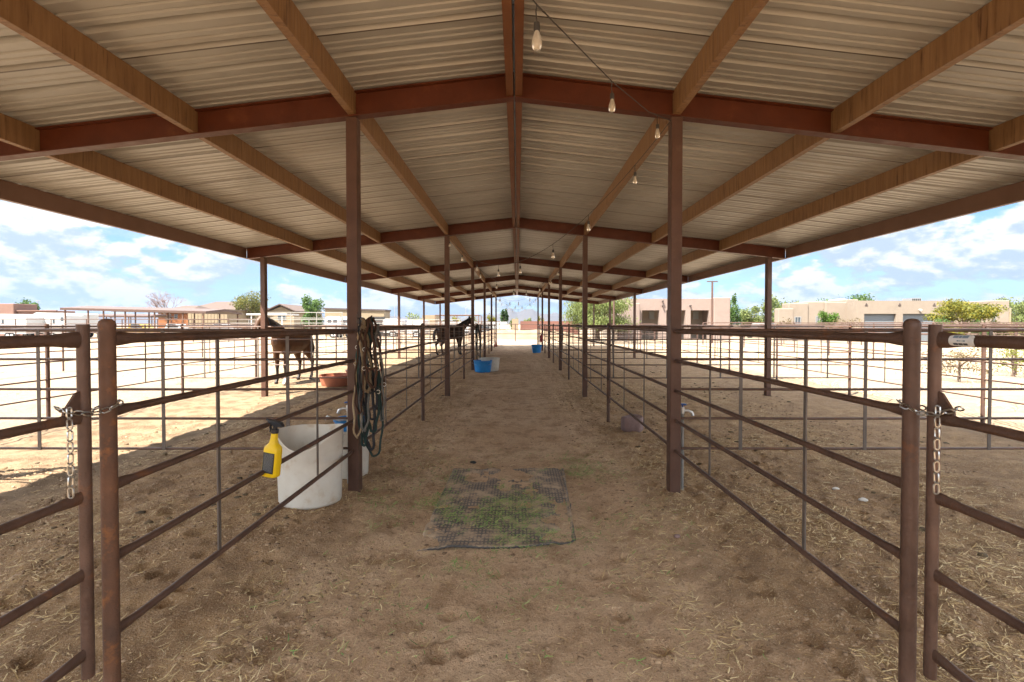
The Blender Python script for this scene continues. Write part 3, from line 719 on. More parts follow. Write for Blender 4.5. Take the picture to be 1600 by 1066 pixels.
def island_mat(name, cols, rough=.8, transl=0.0):
    m = bpy.data.materials.new(name); m.use_nodes = True; nt = m.node_tree; b = nt.nodes['Principled BSDF']; b.inputs['Roughness'].default_value = rough; b.inputs['Specular IOR Level'].default_value = .25
    g = nt.nodes.new('ShaderNodeNewGeometry'); r = nt.nodes.new('ShaderNodeValToRGB'); nt.links.new(g.outputs['Random Per Island'], r.inputs[0])
    e = r.color_ramp.elements; e[0].color = tuple(cols[0]) + (1,); e[1].color = tuple(cols[-1]) + (1,)
    for i, c in enumerate(cols[1:-1]): q = e.new((i+1)/(len(cols)-1)); q.color = tuple(c) + (1,)
    nt.links.new(r.outputs[0], b.inputs['Base Color'])
    if transl:
        tr = nt.nodes.new('ShaderNodeBsdfTranslucent'); mx = nt.nodes.new('ShaderNodeMixShader'); mx.inputs[0].default_value = transl
        nt.links.new(r.outputs[0], tr.inputs[0]); nt.links.new(b.outputs[0], mx.inputs[1]); nt.links.new(tr.outputs[0], mx.inputs[2]); nt.links.new(mx.outputs[0], nt.nodes['Material Output'].inputs[0])
    return m
M_straw = island_mat('straw', [(.74,.56,.28),(.56,.38,.17),(.85,.70,.42),(.46,.30,.13),(.80,.64,.36)])
M_hay = island_mat('green_hay', [(.17,.33,.08),(.28,.38,.11),(.13,.25,.07),(.50,.46,.20),(.22,.35,.09)])
M_clod = island_mat('soil_clods', [(.44,.30,.18),(.27,.17,.10),(.17,.105,.06),(.36,.245,.15),(.22,.14,.08)], .95)
M_dung = island_mat('dung', [(.10,.07,.04),(.16,.115,.065),(.07,.05,.03)], .95)
rs = np.random.RandomState(5)
def ribbons(name, X, Y, lmin, lmax, wd, m, label, cat, lift=.004, curl=.8, upright=0.0, base=0.0):
    n = len(X); L_ = lmin + (lmax-lmin)*rs.rand(n)**2.2; a = rs.rand(n)*2*np.pi; cv = (rs.rand(n)-.5)*2*curl; w = wd*(.6+.8*rs.rand(n))
    V = np.zeros((n, 4, 2, 3)); z0 = ground_z(X, Y) + base + lift*rs.rand(n); tilt = (rs.rand(n)-.3)*.25 + upright*rs.rand(n)
    cx, cy = X.copy(), Y.copy(); ang = a.copy(); cz = np.zeros(n)
    for i in range(4):
        nxx, nyy = -np.sin(ang), np.cos(ang); wi = w*(1, 1, .9, .5)[i]
        gzv = np.maximum(ground_z(cx, cy)+.002, z0 + cz)
        V[:,i,0,0], V[:,i,0,1], V[:,i,0,2] = cx+nxx*wi/2, cy+nyy*wi/2, gzv + wi*.3
        V[:,i,1,0], V[:,i,1,1], V[:,i,1,2] = cx-nxx*wi/2, cy-nyy*wi/2, gzv
        cx = cx + np.cos(ang)*L_/3; cy = cy + np.sin(ang)*L_/3; cz = cz + np.sin(tilt)*L_/3; ang = ang + cv/2
    me = bpy.data.meshes.new(name); me.vertices.add(n*8); me.vertices.foreach_set('co', V.reshape(-1).astype(np.float32))
    b = (np.arange(n)*8)[:,None,None] + (np.arange(3)*2)[None,:,None] + np.array([0,1,3,2])[None,None,:]
    me.loops.add(n*12); me.loops.foreach_set('vertex_index', b.reshape(-1).astype(np.int32)); me.polygons.add(n*3); me.polygons.foreach_set('loop_start', np.arange(0, n*12, 4, dtype=np.int32))
    me.update(calc_edges=True); me.materials.append(m); ob = bpy.data.objects.new(name, me); C.objects.link(ob); return tag(ob, label, cat, kind='stuff')
def scatter(n, x0, x1, y0, y1, dens, ypow=1.6):
    X = x0 + (x1-x0)*rs.rand(n*4); Y = y0 + (y1-y0)*rs.rand(n*4)**ypow
    k = rs.rand(n*4) < dens(X, Y); return X[k][:n], Y[k][:n]
def straw_density(X, Y):
    pen = sstep(.4, 1.2, np.abs(X-BX)); d = .10 + .55*pen*(.55 + .45*(X > 0))
    nz = vnoise(X*1.3+5, Y*1.3, 31)*.6 + vnoise(X*4, Y*4, 32)*.4
    return d * np.clip((nz-.36)*3.2, 0.03, 1)
X, Y = scatter(STRAW_N, -4.6, 4.6, 1.0, 13, straw_density); ribbons('straw', X, Y, .010, .085, .0034, M_straw, 'loose dry straw littering the dirt under the shelter', 'straw', curl=.42)
def hay_density(X, Y):
    nz = vnoise(X*2.6+1, Y*2.6, 41)*.55 + vnoise(X*7, Y*7, 42)*.45
    e = np.exp(-(((X+.28)/.72)**2 + ((Y-4.0)/.85)**2)) + .8*np.exp(-(((X-.55)/.35)**2 + ((Y-5.1)/.45)**2)) + .7*np.exp(-(((X+.45)/.38)**2 + ((Y-3.1)/.35)**2)) + .03
    return e * np.clip((nz-.42)*4, 0, 1)
X, Y = scatter(15000, -1.5, 1.4, 2.2, 6.2, hay_density, 1.0); ribbons('green_hay', X, Y, .010, .06, .0042, M_hay, 'scraps of green hay scattered over and around the rubber mat', 'hay', lift=.012, upright=.35, base=.016)
def clods(name, X, Y, smin, smax, m, label, cat, flat=.6, power=3):
    n = len(X); base = np.array([(1,0,0),(0,1,0),(-1,0,0),(0,-1,0),(.62,.62,.7),(-.62,.62,.7),(-.62,-.62,.7),(.62,-.62,.7),(0,0,1)], float)
    F = [(0,1,4),(1,2,5),(2,3,6),(3,0,7),(0,4,7),(1,5,4),(2,6,5),(3,7,6),(4,5,8),(5,6,8),(6,7,8),(7,4,8)]
    s = smin + (smax-smin)*rs.rand(n)**power; V = base[None]*(.75+.5*rs.rand(n,9,1))*s[:,None,None]; a = rs.rand(n)*6.28
    x = V[:,:,0]*np.cos(a)[:,None]-V[:,:,1]*np.sin(a)[:,None]; y = V[:,:,0]*np.sin(a)[:,None]*.8+V[:,:,1]*np.cos(a)[:,None]*.8
    V = np.stack([x + X[:,None], y + Y[:,None], V[:,:,2]*flat - .25*s[:,None] + ground_z(X, Y)[:,None]], -1)
    f = np.array(F); nf_ = len(F); me = bpy.data.meshes.new(name); me.vertices.add(n*9); me.vertices.foreach_set('co', V.reshape(-1).astype(np.float32))
    b = (np.arange(n)*9)[:,None,None] + f[None]; me.loops.add(n*nf_*3); me.loops.foreach_set('vertex_index', b.reshape(-1).astype(np.int32)); me.polygons.add(n*nf_); me.polygons.foreach_set('loop_start', np.arange(0, n*nf_*3, 3, dtype=np.int32))
    me.polygons.foreach_set('use_smooth', np.ones(n*nf_, bool)); me.update(calc_edges=True); me.materials.append(m); ob = bpy.data.objects.new(name, me); C.objects.link(ob); return tag(ob, label, cat, kind='stuff')
pen_d = lambda X, Y: (.12 + .8*sstep(.5, 1.5, np.abs(X-BX))) * np.clip((vnoise(X*1.7, Y*1.7, 51)-.25)*2, .03, 1)
X, Y = scatter(42000, -5.5, 5.5, 1.0, 12, pen_d, 1.6); clods('soil_clods', X, Y, .003, .022, M_clod, 'small clods of churned soil scattered over the pens', 'soil', power=3.5)
X, Y = scatter(700, -6.5, 6.5, 1.8, 22, lambda X, Y: sstep(1.3, 2.0, np.abs(X-BX))*np.clip((vnoise(X*.9+2, Y*.9, 61)-.55)*5, 0, 1), 1.3); clods('dung_litter', X, Y, .015, .045, M_dung, 'dark horse droppings trodden into the pen floors', 'dung', power=1.5)
def weed_d(X, Y): return np.clip((vnoise(X*1.1, Y*1.1, 91)-.62)*5, 0, 1)*.9 + .02
X, Y = scatter(7000, 8.0, 24, 8, 34, weed_d, 1.0); ribbons('dry_weeds', X, Y, .05, .22, .010, M_straw, 'dry weeds and stubble on the sunlit lot outside the right pens', 'weeds', upright=1.0)
X, Y = scatter(6000, -24, -7.8, 7, 40, weed_d, 1.0); ribbons('lot_stubble', X, Y, .04, .16, .010, M_dung, 'dark stubble and dung specks on the pale lot outside the left pens', 'weeds', upright=.4)
M_stone = mat('white_stone', (.72,.68,.62), (.6,.55,.48), 20, .9)
def stone(label, x, y, s, m=None):
    mb = MB(); z = gz(x, y); seed = rnd.random()*6
    mb.lathe([(s*.7, -s*.2), (s, s*.1), (s*.9, s*.4), (s*.5, s*.62), (s*.1, s*.66)], 9, (x, y, z), lambda p, a, q: Vector((x, y, z)) + Vector(((p.x-x)*(1+.25*math.sin(2*a+seed)), (p.y-y)*(.75+.2*math.cos(3*a+seed)), (p.z-z))))
    tag(mb.build('stone', m or M_stone, None, (x, y, z), smooth=1.0), label, 'stone')
p = at(1309, 766, 1.6*740/259); stone('small white stone in the right pen, just left of another white one', p.x, p.y, .028)
p = at(1352, 783, 1.6*740/276); stone('larger white flat stone in the right pen behind the capped post', p.x, p.y, .036)
p = at(1060, 836, 1.6*740/329); stone('grey stone at the right edge of the aisle below the bottom rail', p.x, p.y, .030, M_block)
p = at(739, 721, 1.6*740/214); stone('dark lump lying in the aisle just beyond the rubber mat', p.x, p.y, .035, M_dark)

# ------------------------------------------------------------------ string lights zigzagging under the roof
def string_light(spans, label):
    t = thing('string_light', label, 'string lights', spans[0][0]); off = t.location.copy()
    mb = MB(); bulbs = []
    for a, b, sag, first, step in spans:
        n = 40
        if isinstance(b, list): P = [Vector(q) for q in b]; P = [P[i].lerp(P[i+1], j/8) for i in range(len(P)-1) for j in range(8)] + [P[-1]]; n = len(P)-1
        else: a = Vector(a); b = Vector(b); P = [a.lerp(b, i/n) - Vector((0,0,sag*4*(i/n)*(1-i/n))) for i in range(n+1)]
        mb.tube(P, .0035, 5); s = 0; nxt = first
        for i in range(n):
            s += (P[i+1]-P[i]).length
            if s >= nxt: bulbs.append(P[i+1]); nxt += step
    mb.build('cord', M_wire, t, off)
    for p in bulbs:
        q = p - Vector((0,0,.075)); mb = MB(); mb.tube([p, p-Vector((.004,0,.03)), q], .0032, 6); mb.lathe([(.006,.0),(.0135,-.004),(.0145,-.035),(.0125,-.04)], 12, q); s_ = mb.build('socket', M_wire, t, off)
        mb = MB(); mb.lathe([(.0105,-.0405),(.0135,-.052),(.0215,-.078),(.0238,-.094),(.0215,-.110),(.0130,-.121),(.003,-.1235)], 14, q); mb.build('bulb', M_glassb, s_, off)
HZ = zb(AW) - .06
ends = []; side = -1
for k, y in enumerate(FR): ends.append((BX + side*(AW-.07), y-.08, HZ)); side = -side
FIRST = [(-1.5,-1.15,3.45), (-.95,.05,3.08), (-.36,1.25,2.96), (.085,2.1,3.00), (.62,3.13,3.19), (1.08,3.93,3.35), ends[1]]
spans_ = [(FIRST[0], FIRST, 0, .175, 1.165)] + [(ends[k], ends[k+1], .88 + .05*(k % 2), .38, .93) for k in range(1, 6)]
spans_.append((ends[6], (-ends[6][0], FR[6]-.08, HZ), .62, .4, .5))
string_light(spans_, 'string of clear amber bulbs zigzagging across the aisle beneath the roof')
# ------------------------------------------------------------------ horses
def coat(name, base, base2, dark, zlo, zhi, sock=None):
    m = bpy.data.materials.new(name); m.use_nodes = True; nt = m.node_tree; N = nt.nodes; L = nt.links; b = N['Principled BSDF']
    b.inputs['Roughness'].default_value = .5; b.inputs['Specular IOR Level'].default_value = .35
    tc = N.new('ShaderNodeTexCoord'); sp = N.new('ShaderNodeSeparateXYZ'); L.new(tc.outputs['Object'], sp.inputs[0])
    n = N.new('ShaderNodeTexNoise'); L.new(tc.outputs['Object'], n.inputs[0]); n.inputs['Scale'].default_value = 3.5
    def mix(f, a, c):
        q = N.new('ShaderNodeMix'); q.data_type = 'RGBA'; L.new(f, q.inputs[0])
        for i, v in ((6, a), (7, c)):
            if isinstance(v, tuple): q.inputs[i].default_value = v + (1,)
            else: L.new(v, q.inputs[i])
        return q.outputs[2]
    def mr(v, a, c):
        q = N.new('ShaderNodeMapRange'); L.new(v, q.inputs[0]); q.inputs[1].default_value = a; q.inputs[2].default_value = c; return q.outputs[0]
    def M(op, a, c):
        q = N.new('ShaderNodeMath'); q.operation = op; L.new(a, q.inputs[0])
        if isinstance(c, (int, float)): q.inputs[1].default_value = c
        else: L.new(c, q.inputs[1])
        return q.outputs[0]
    o = mix(mr(n.outputs[0], .35, .65), base, base2)
    o = mix(mr(sp.outputs[2], zhi, zlo), o, dark)
    if sock:
        f = M('MULTIPLY', M('LESS_THAN', sp.outputs[2], .24), M('MULTIPLY', M('GREATER_THAN', sp.outputs[0], .3), M('GREATER_THAN', sp.outputs[1], 0.0)))
        o = mix(f, o, (.6,.56,.5))
    L.new(o, b.inputs['Base Color']); return m
def horse(label, loc, rz, m, hair, turn, lift, cat='horse', scale=1.0, blaze=False):
    t = thing('horse', label, cat, loc, None, rz); t.scale = (scale,)*3
    mb = MB()
    mb.tube([(-.82,0,1.2),(-.76,0,1.2),(-.62,0,1.2),(-.36,0,1.2),(-.05,0,1.16),(.22,0,1.165),(.44,0,1.19),(.62,0,1.19),(.77,0,1.16),(.84,0,1.15)],
            [(.08,.08),(.24,.19),(.325,.265),(.34,.285),(.355,.30),(.355,.275),(.365,.24),(.31,.215),(.2,.16),(.07,.07)], 20)
    def tw(p, f):                                            # turn and raise the neck about its root
        p = Vector(p); q = p - Vector((.5,0,1.35)); Mx = Matrix.Rotation(turn*f, 3, 'Z') @ Matrix.Rotation(-lift*f, 3, 'Y'); return Vector((.5,0,1.35)) + Mx @ q
    neck = [((.42,0,1.25),(.30,.18),0),((.6,0,1.38),(.265,.15),.3),((.76,0,1.52),(.21,.115),.6),((.92,0,1.70),(.165,.09),.85),((1.04,0,1.86),(.13,.08),1),((1.08,0,1.93),(.09,.06),1)]
    mb.tube([tw(p, f) for p, _, f in neck], [r for _, r, _ in neck], 16)
    head = [((1.00,0,1.93),(.06,.06)),((1.07,0,1.89),(.115,.09)),((1.16,0,1.80),(.135,.098)),((1.26,0,1.67),(.105,.08)),((1.37,0,1.51),(.078,.062)),((1.43,0,1.43),(.075,.064)),((1.46,0,1.385),(.045,.045))]
    mb.tube([tw(p, 1) for p, _ in head], [r for _, r in head], 16)
    for s in (-1, 1):
        mb.tube([tw((1.03,s*.055,1.93),1), tw((1.03,s*.07,2.02),1), tw((1.045,s*.072,2.09),1), tw((1.05,s*.068,2.13),1)], [(.035,.03),(.036,.024),(.024,.016),(.008,.007)], 8)
        st = .05*s
        mb.tube([(.50,s*.10,1.22),(.52,s*.15,1.02),(.53,s*.155,.82),(.54+st,s*.155,.56),(.55+st,s*.155,.50),(.545+st,s*.155,.42),(.54+st,s*.155,.20),(.545+st,s*.155,.135),(.58+st,s*.155,.075),(.595+st,s*.155,.05),(.60+st,s*.155,0)],
                [(.20,.10),(.15,.10),(.095,.08),(.058,.052),(.062,.056),(.046,.042),(.037,.034),(.048,.044),(.044,.042),(.055,.052),(.062,.058)], 12)
        st = -.07*s
        mb.tube([(-.55,s*.10,1.22),(-.50,s*.15,.98),(-.50+st*.4,s*.16,.84),(-.61+st,s*.16,.66),(-.70+st,s*.16,.53),(-.685+st,s*.16,.44),(-.655+st,s*.16,.20),(-.65+st,s*.16,.135),(-.61+st,s*.16,.075),(-.595+st,s*.16,.05),(-.59+st,s*.16,0)],
                [(.27,.15),(.21,.135),(.15,.11),(.085,.066),(.064,.052),(.05,.042),(.041,.036),(.05,.045),(.045,.042),(.056,.052),(.064,.058)], 12)
    ob = mb.build('body', m, t, (0,0,0))
    q = ob.modifiers.new('weld', 'REMESH'); q.mode = 'VOXEL'; q.voxel_size = .016; q.use_smooth_shade = True
    q = ob.modifiers.new('soft', 'SMOOTH'); q.factor = .5; q.iterations = 6
    dg = bpy.context.evaluated_depsgraph_get(); me = bpy.data.meshes.new_from_object(ob.evaluated_get(dg)); ob.modifiers.clear(); ob.data = me
    mb = MB(); r2 = random.Random(3)
    for k in range(26):
        a = r2.random()*6.28; w = r2.random()
        mb.tube([(-.80+.02*math.cos(a), .03*math.sin(a), 1.36), (-.93+.03*math.cos(a), .05*math.sin(a), 1.22), (-.97+.05*math.cos(a), .09*math.sin(a), .95), (-.95+.06*math.cos(a), .08*math.sin(a), .62+.18*w)], [.022,.028,.02,.003], 6)
    mb.build('tail', hair, t, (0,0,0))
    mb = MB()
    for k in range(44):
        f = k/43; a, b_ = (.56, 1.045); i = f
        p = tw((.56+.47*f, 0, 1.62+.33*f), .3+.7*f); s = r2.choice((-1, -1, 1))
        mb.tube([p, p+Vector((-.03,s*.07,-.03)), p+Vector((-.02,s*.115,-.15)), p+Vector((-.01,s*.12,-.22-.12*r2.random()))], [.02,.022,.016,.003], 6)
    p = tw((1.07,0,1.97),1)
    for k in range(6): mb.tube([p+Vector((0,.02*(k-2.5)/2,0)), p+(tw((1.16,0,1.9),1)-p)*.8+Vector((0,.02*(k-2.5)/2,.02)), tw((1.21,.015*(k-2.5),1.80),1)], [.014,.016,.004], 6)
    mb.build('mane', hair, t, (0,0,0))
    for s in (-1, 1):
        mb = MB(); c = tw((1.165,s*.088,1.815),1); mb.lathe([(.002,-.02),(.014,-.014),(.02,0),(.014,.014),(.002,.02)], 10, c); mb.build('eye', M_black, t, (0,0,0))
    if blaze:
        mb = MB(); pts = [tw(p, 1) for p in ((1.19,0,1.895),(1.26,0,1.79),(1.34,0,1.65),(1.42,0,1.515))]; mb.tube(pts, [(.024,.012),(.026,.03),(.022,.028),(.02,.018)], 8); mb.build('blaze', mat('white_hair', (.55,.52,.46), rough=.7), t, (0,0,0))
    return t
M_hair = mat('black_horsehair', (.012,.010,.009), (.025,.018,.014), 30, .5)
horse('bay horse with black legs and a white sock standing in the sun', (-6.22, 13.1, gz(-6.22,13.1)-.01), R(263), coat('bay_coat', (.080,.033,.012), (.058,.024,.009), (.016,.011,.009), .45, .62, True), M_hair, R(-14), R(-6), blaze=True, scale=.95)
horse('dark brown horse standing in shade inside the left pens, head raised above the rails', (-3.45, 24.4, gz(-3.45,24.4)-.01), R(40), coat('dark_coat', (.045,.022,.013), (.03,.016,.011), (.013,.010,.009), .5, .75), M_hair, R(-12), R(-6), scale=1.0)

# ------------------------------------------------------------------ trees and bushes
def leaf_mb(blobs, n, size, seed, droop=0.0, flat=1.0):
    """many small leaf faces spread through clumps; blobs = (x, y, z, rx, ry, rz, weight)"""
    r = np.random.RandomState(seed); w = np.array([b[6] for b in blobs], float); w /= w.sum(); ids = r.choice(len(blobs), n, p=w); B = np.array([b[:6] for b in blobs])[ids]
    d = r.randn(n, 3); d /= np.linalg.norm(d, axis=1)[:,None]; rad = r.rand(n)**.45; sub = .16*r.randn(n, 3)
    P = B[:,:3] + B[:,3:6]*(d*rad[:,None] + sub)
    a = r.randn(n, 3); a[:,2] -= droop*2.2; a /= np.linalg.norm(a, axis=1)[:,None]; b = np.cross(a, r.randn(n, 3)); b /= np.linalg.norm(b, axis=1)[:,None]
    s = size*(.5+.9*r.rand(n))[:,None]; lw = (.42 if droop else .6)
    V = np.stack([P - a*s*.5, P + b*s*lw*.5, P + a*s*.5*(1.5 if droop else 1), P - b*s*lw*.5], 1)
    return V
def tree(label, name, c, h, blobs, n, size, m, trunk_r=.12, bark=None, seed=1, droop=0.0, group=None, limbs=True, cat='tree'):
    c = Vector(c); c.z = gz(c.x, c.y); t = thing(name, label, cat, c, group); off = c; r2 = random.Random(seed)
    if trunk_r:
        mb = MB(); top = max(b[2] for b in blobs)
        mb.tube([c-Vector((0,0,.2)), c+Vector((.03*h*r2.uniform(-1,1),0,h*.22)), c+Vector((.05*h*r2.uniform(-1,1),.02*h,h*.45)), c+Vector((0,0,h*.7))], [trunk_r*1.25, trunk_r, trunk_r*.7, trunk_r*.25], 10)
        for b in blobs:
            e = c + Vector(b[:3]); s = c + Vector((0,0,h*r2.uniform(.18,.38)))
            mb.tube([s, s.lerp(e,.5)+Vector((r2.uniform(-.1,.1),r2.uniform(-.1,.1),.1))*h*.3, e], [trunk_r*.55, trunk_r*.35, trunk_r*.1], 6)
        mb.build('trunk', bark or M_bark, t, off)
    V = leaf_mb(blobs, n, size, seed, droop); V = V.reshape(-1, 3)
    me = bpy.data.meshes.new('crown'); me.vertices.add(n*4); me.vertices.foreach_set('co', V.reshape(-1).astype(np.float32)); me.loops.add(n*4); me.loops.foreach_set('vertex_index', np.arange(n*4, dtype=np.int32)); me.polygons.add(n); me.polygons.foreach_set('loop_start', np.arange(0, n*4, 4, dtype=np.int32)); me.update(calc_edges=True)
    me.materials.append(m); ob = bpy.data.objects.new('crown', me); C.objects.link(ob); ob.parent = t
    return t
def leaf(name, *cols): return island_mat(name, cols, .6, .35)
M_bark = mat('bark', (.10,.07,.05), (.15,.11,.08), 6, .9, 0, .4, 20)
L_mid = leaf('leaf_green', (.06,.12,.028),(.085,.145,.035),(.04,.08,.022),(.11,.165,.045))
L_dark = leaf('leaf_dark', (.03,.065,.022),(.045,.085,.026),(.02,.045,.016))
L_yel = leaf('leaf_yellow', (.15,.14,.015),(.20,.17,.02),(.10,.11,.015),(.07,.085,.015))
L_pale = leaf('leaf_pale', (.12,.155,.045),(.155,.185,.055),(.085,.115,.035),(.185,.205,.075))
L_olive = leaf('leaf_olive', (.10,.11,.03),(.15,.14,.035),(.065,.08,.022),(.18,.155,.045))
L_dry = leaf('leaf_dry', (.16,.12,.06),(.11,.085,.045),(.20,.155,.085))
def crown(w, h, z0, k, seed, squash=.8):
    r2 = random.Random(seed); out = [(0,0,z0+h*.5,w*.36,w*.36,h*.34,2.2)]
    for i in range(k):
        a = 6.283*i/k + r2.uniform(-.3,.3); rr = w*r2.uniform(.22,.40); zz = z0 + h*r2.uniform(.25,.85); s = r2.uniform(.14,.24)
        out.append((math.cos(a)*rr, math.sin(a)*rr, zz, w*s, w*s, h*s*squash*1.1, 1))
    return out
def ptree(label, name, px, d, top_py, wpx, m, n, size, base=0.3, k=8, seed=1, droop=0, tr=.12, group=None, cat='tree'):
    p = at(px, 507, d); h = CAMZ + (507-top_py)/FPX*d; w = wpx/FPX*d
    return tree(label, name, (p.x, p.y, 0), h, crown(w, h*(1-base), h*base, k, seed), n, size, m, tr, seed=seed, droop=droop, group=group, cat=cat)
ptree('round green tree behind the flat pinkish-brown house', 'leafy_tree', 38, 68, 463, 34, L_mid, 2600, .28, .25, 9, 2)
ptree('smaller dark green tree beside the round one behind the pinkish-brown house', 'leafy_tree', 53, 70, 474, 16, L_dark, 900, .26, .25, 6, 3)
ptree('yellow-green feathery tree between the two brown-roofed houses', 'mesquite_tree', 390, 78, 454, 54, L_olive, 4200, .26, .2, 11, 4)
ptree('upright bright green tree between the gabled house and flat tan building', 'leafy_tree', 487, 66, 463, 33, L_mid, 3600, .26, .15, 10, 5)
ptree('dark green tall tree in front of the hazy mountain', 'leafy_tree', 788, 72, 479, 13, L_dark, 1500, .24, .15, 6, 6)
ptree('big pale yellow-green willow-like tree right of the aisle end', 'willow_tree', 934, 46, 456, 112, L_pale, 20000, .17, .08, 18, 7, droop=.8, tr=.22)
ptree('dense green tree against the end wall of the pink house', 'mesquite_tree', 1143, 60, 459, 24, L_mid, 2600, .24, .1, 8, 8)
ptree('low green tree right of the pink house, nearest its end wall', 'mesquite_tree', 1172, 62, 474, 38, L_pale, 3200, .24, .05, 9, 9)
ptree('tall pale green tree left of the beige house, rising behind its low wing', 'mesquite_tree', 1216, 60, 460, 58, L_pale, 6000, .22, .1, 12, 10)
ptree('green treetop showing above the middle of the beige house roof', 'mesquite_tree', 1318, 66, 458, 66, L_mid, 4200, .26, .3, 11, 11)
ptree('large green tree rising past the last corner of the beige house', 'mesquite_tree', 1598, 52, 457, 76, L_pale, 7500, .2, .1, 12, 12)
ptree('small round bright green tree in front of the beige house', 'citrus_tree', 1293, 41, 484, 30, leaf('leaf_bright', (.05,.11,.012),(.08,.14,.02),(.035,.075,.01)), 2600, .14, .35, 9, 13, tr=.06)
ptree('spreading yellow-green palo verde tree by the garage doors', 'palo_verde_tree', 1508, 38, 468, 92, L_yel, 9000, .15, .4, 14, 14, tr=.11)
def bare_tree():
    p = at(262, 507, 82); c = Vector((p.x, p.y, 0)); t = thing('bare_tree', 'leafless tree with thin spreading branches beside the brown-roofed house', 'tree', c); mb = MB(); r2 = random.Random(8); tw_ = MB()
    def grow(p, d, l, r, k):
        q = p + d*l; (mb if k < 3 else tw_).tube([p, p.lerp(q,.5)+Vector((r2.uniform(-.06,.06),r2.uniform(-.06,.06),.03))*l, q], [r, r*.8, r*.6], 5)
        if k >= 5: return
        for i in range(3 if k else 6):
            nd = (d + Vector((r2.uniform(-.9,.9), r2.uniform(-.9,.9), r2.uniform(-.25,.45)))).normalized(); grow(q, nd, l*r2.uniform(.6,.82), r*.58, k+1)
    grow(c-Vector((0,0,.1)), Vector((0,0,1)), 2.4, .16, 0)
    mb.build('trunk', M_bark, t, c); tw_.build('twigs', mat('dry_twigs', (.16,.10,.085), (.2,.14,.12), 5, .9), t, c)
bare_tree()
def bush(label, px, d, wpx, hpx_top, m, n, size, seed, name='desert_bush', group=None):
    p = at(px, 507, d); w = wpx/FPX*d; h = max(.5, CAMZ + (507-hpx_top)/FPX*d)
    return tree(label, name, (p.x, p.y, 0), h, crown(w, h, 0, 7, seed), n, size, m, .035, seed=seed, group=group, cat='bush')
bush('bright yellow-green bush left of the tall dark tree at the aisle end', 768, 62, 16, 493, L_yel, 900, .2, 21)
bush('yellow-green bush right of the tall dark tree at the aisle end', 803, 60, 13, 497, L_pale, 700, .2, 22)
bush('pale green bush above the left end of the red-brown wall', 823, 66, 15, 493, L_pale, 800, .2, 23)
bush('bright bush touching the willow-like tree, above the red-brown wall', 848, 66, 16, 494, L_yel, 800, .2, 24)
for i, (px, w, top, m, lb) in enumerate([(652, 30, 489, L_pale, 'pale bush behind the small tan block house'), (715, 24, 493, L_yel, 'yellow-green bush behind the pipe shade frame'), (742, 22, 494, L_olive, 'olive bush behind the pipe shade frame, next to the dark horse'), (690, 26, 496, L_olive, 'low olive bush right of the tan block house')]):
    bush(lb, px, 80, w, top, m, 900, .25, 30+i)
bush('bushy grey-green shrub behind the right outer fence, nearest the sticker gate', 1500, 13.2, 100, 532, L_dry, 1500, .05, 40)
bush('yellow-tipped shrub beside the grey-green one beyond the right pens', 1585, 14.5, 60, 527, leaf('leaf_lime', (.13,.15,.01),(.09,.11,.01),(.16,.17,.02)), 900, .05, 41)
for i, (px, d, w, top, m, lb) in enumerate([(1225, 40, 26, 492, L_dry, 'dry tan bush by the low wing of the beige house'), (1325, 39, 40, 497, L_dry, 'dry tan bush left of the garage doors'), (1470, 37, 30, 494, L_mid, 'green bush under the left side of the palo verde'), (1490, 36, 34, 499, L_yel, 'yellow bush at the foot of the palo verde'), (1530, 36, 26, 497, L_mid, 'green bush under the right side of the palo verde'), (1585, 36, 40, 497, L_olive, 'olive bush at the last corner of the beige house'), (1052, 44, 18, 503, L_dry, 'low dry bush by the pink house porch'), (1560, 37, 22, 500, L_olive, 'olive bush between the palo verde and the last corner')]):
    bush(lb, px, d, w, top, m, 900, .13, 50+i)

# ------------------------------------------------------------------ buildings
M_beige = mat('beige_stucco', (.185,.150,.118), (.205,.168,.132), 2, .9, 0, .15, 30, c3=(.16,.13,.10), s3=.6, t3=(.55,.8))
M_pink = mat('pink_stucco', (.19,.143,.122), (.21,.16,.137), 2, .9, 0, .15, 30, c3=(.18,.12,.10), s3=.6, t3=(.55,.8))
M_brown = mat('brown_stucco', (.15,.085,.066), (.17,.10,.078), 2, .9, 0, .15, 30)
M_tan = mat('tan_siding', (.19,.145,.09), (.21,.16,.10), 2, .8, 0, .1, 20)
M_shingle = mat('brown_shingles', (.075,.05,.042), (.09,.062,.05), 3, .9, 0, .3, 12)
M_glass = mat('window_glass', (.05,.06,.07), rough=.08, spec=.8)
M_frame = mat('window_frame', (.2,.2,.2), rough=.5)
M_garage = mat('garage_door_grey', (.11,.125,.14), (.12,.135,.15), 5, .5)
M_white = mat('white_paint', (.42,.42,.41), (.38,.38,.37), 3, .4)
M_trimd = mat('dark_trim', (.06,.045,.04), rough=.7)
def X_(px, d): return (px-HX)/FPX*d
def Z_(py, d): return CAMZ + (HY-py)/FPX*d
def window(t, off, px0, px1, py0, py1, d, bars=1, dark=None):
    x0, x1, z0, z1 = X_(px0,d), X_(px1,d), Z_(py1,d), Z_(py0,d); y = d - .04; f = .07
    mb = MB()
    for a, b, c_, e in ((x0,x1,z1-f,z1),(x0,x1,z0,z0+f),(x0,x0+f,z0+f+.002,z1-f-.002),(x1-f,x1,z0+f+.002,z1-f-.002)): mb.box((a,y-.03,c_),(b,y+.05,e))
    for k in range(1, bars+1):
        xm = x0 + (x1-x0)*k/(bars+1); mb.box((xm-.025,y-.02,z0+f+.002),(xm+.025,y+.04,z1-f-.002))
    w = mb.build('window', M_frame, t, off, smooth=None)
    mb = MB(); mb.box((x0+f*.5,y+.005,z0+f*.5),(x1-f*.5,y+.03,z1-f*.5)); mb.build('pane', dark or M_glass, w, off, smooth=None)
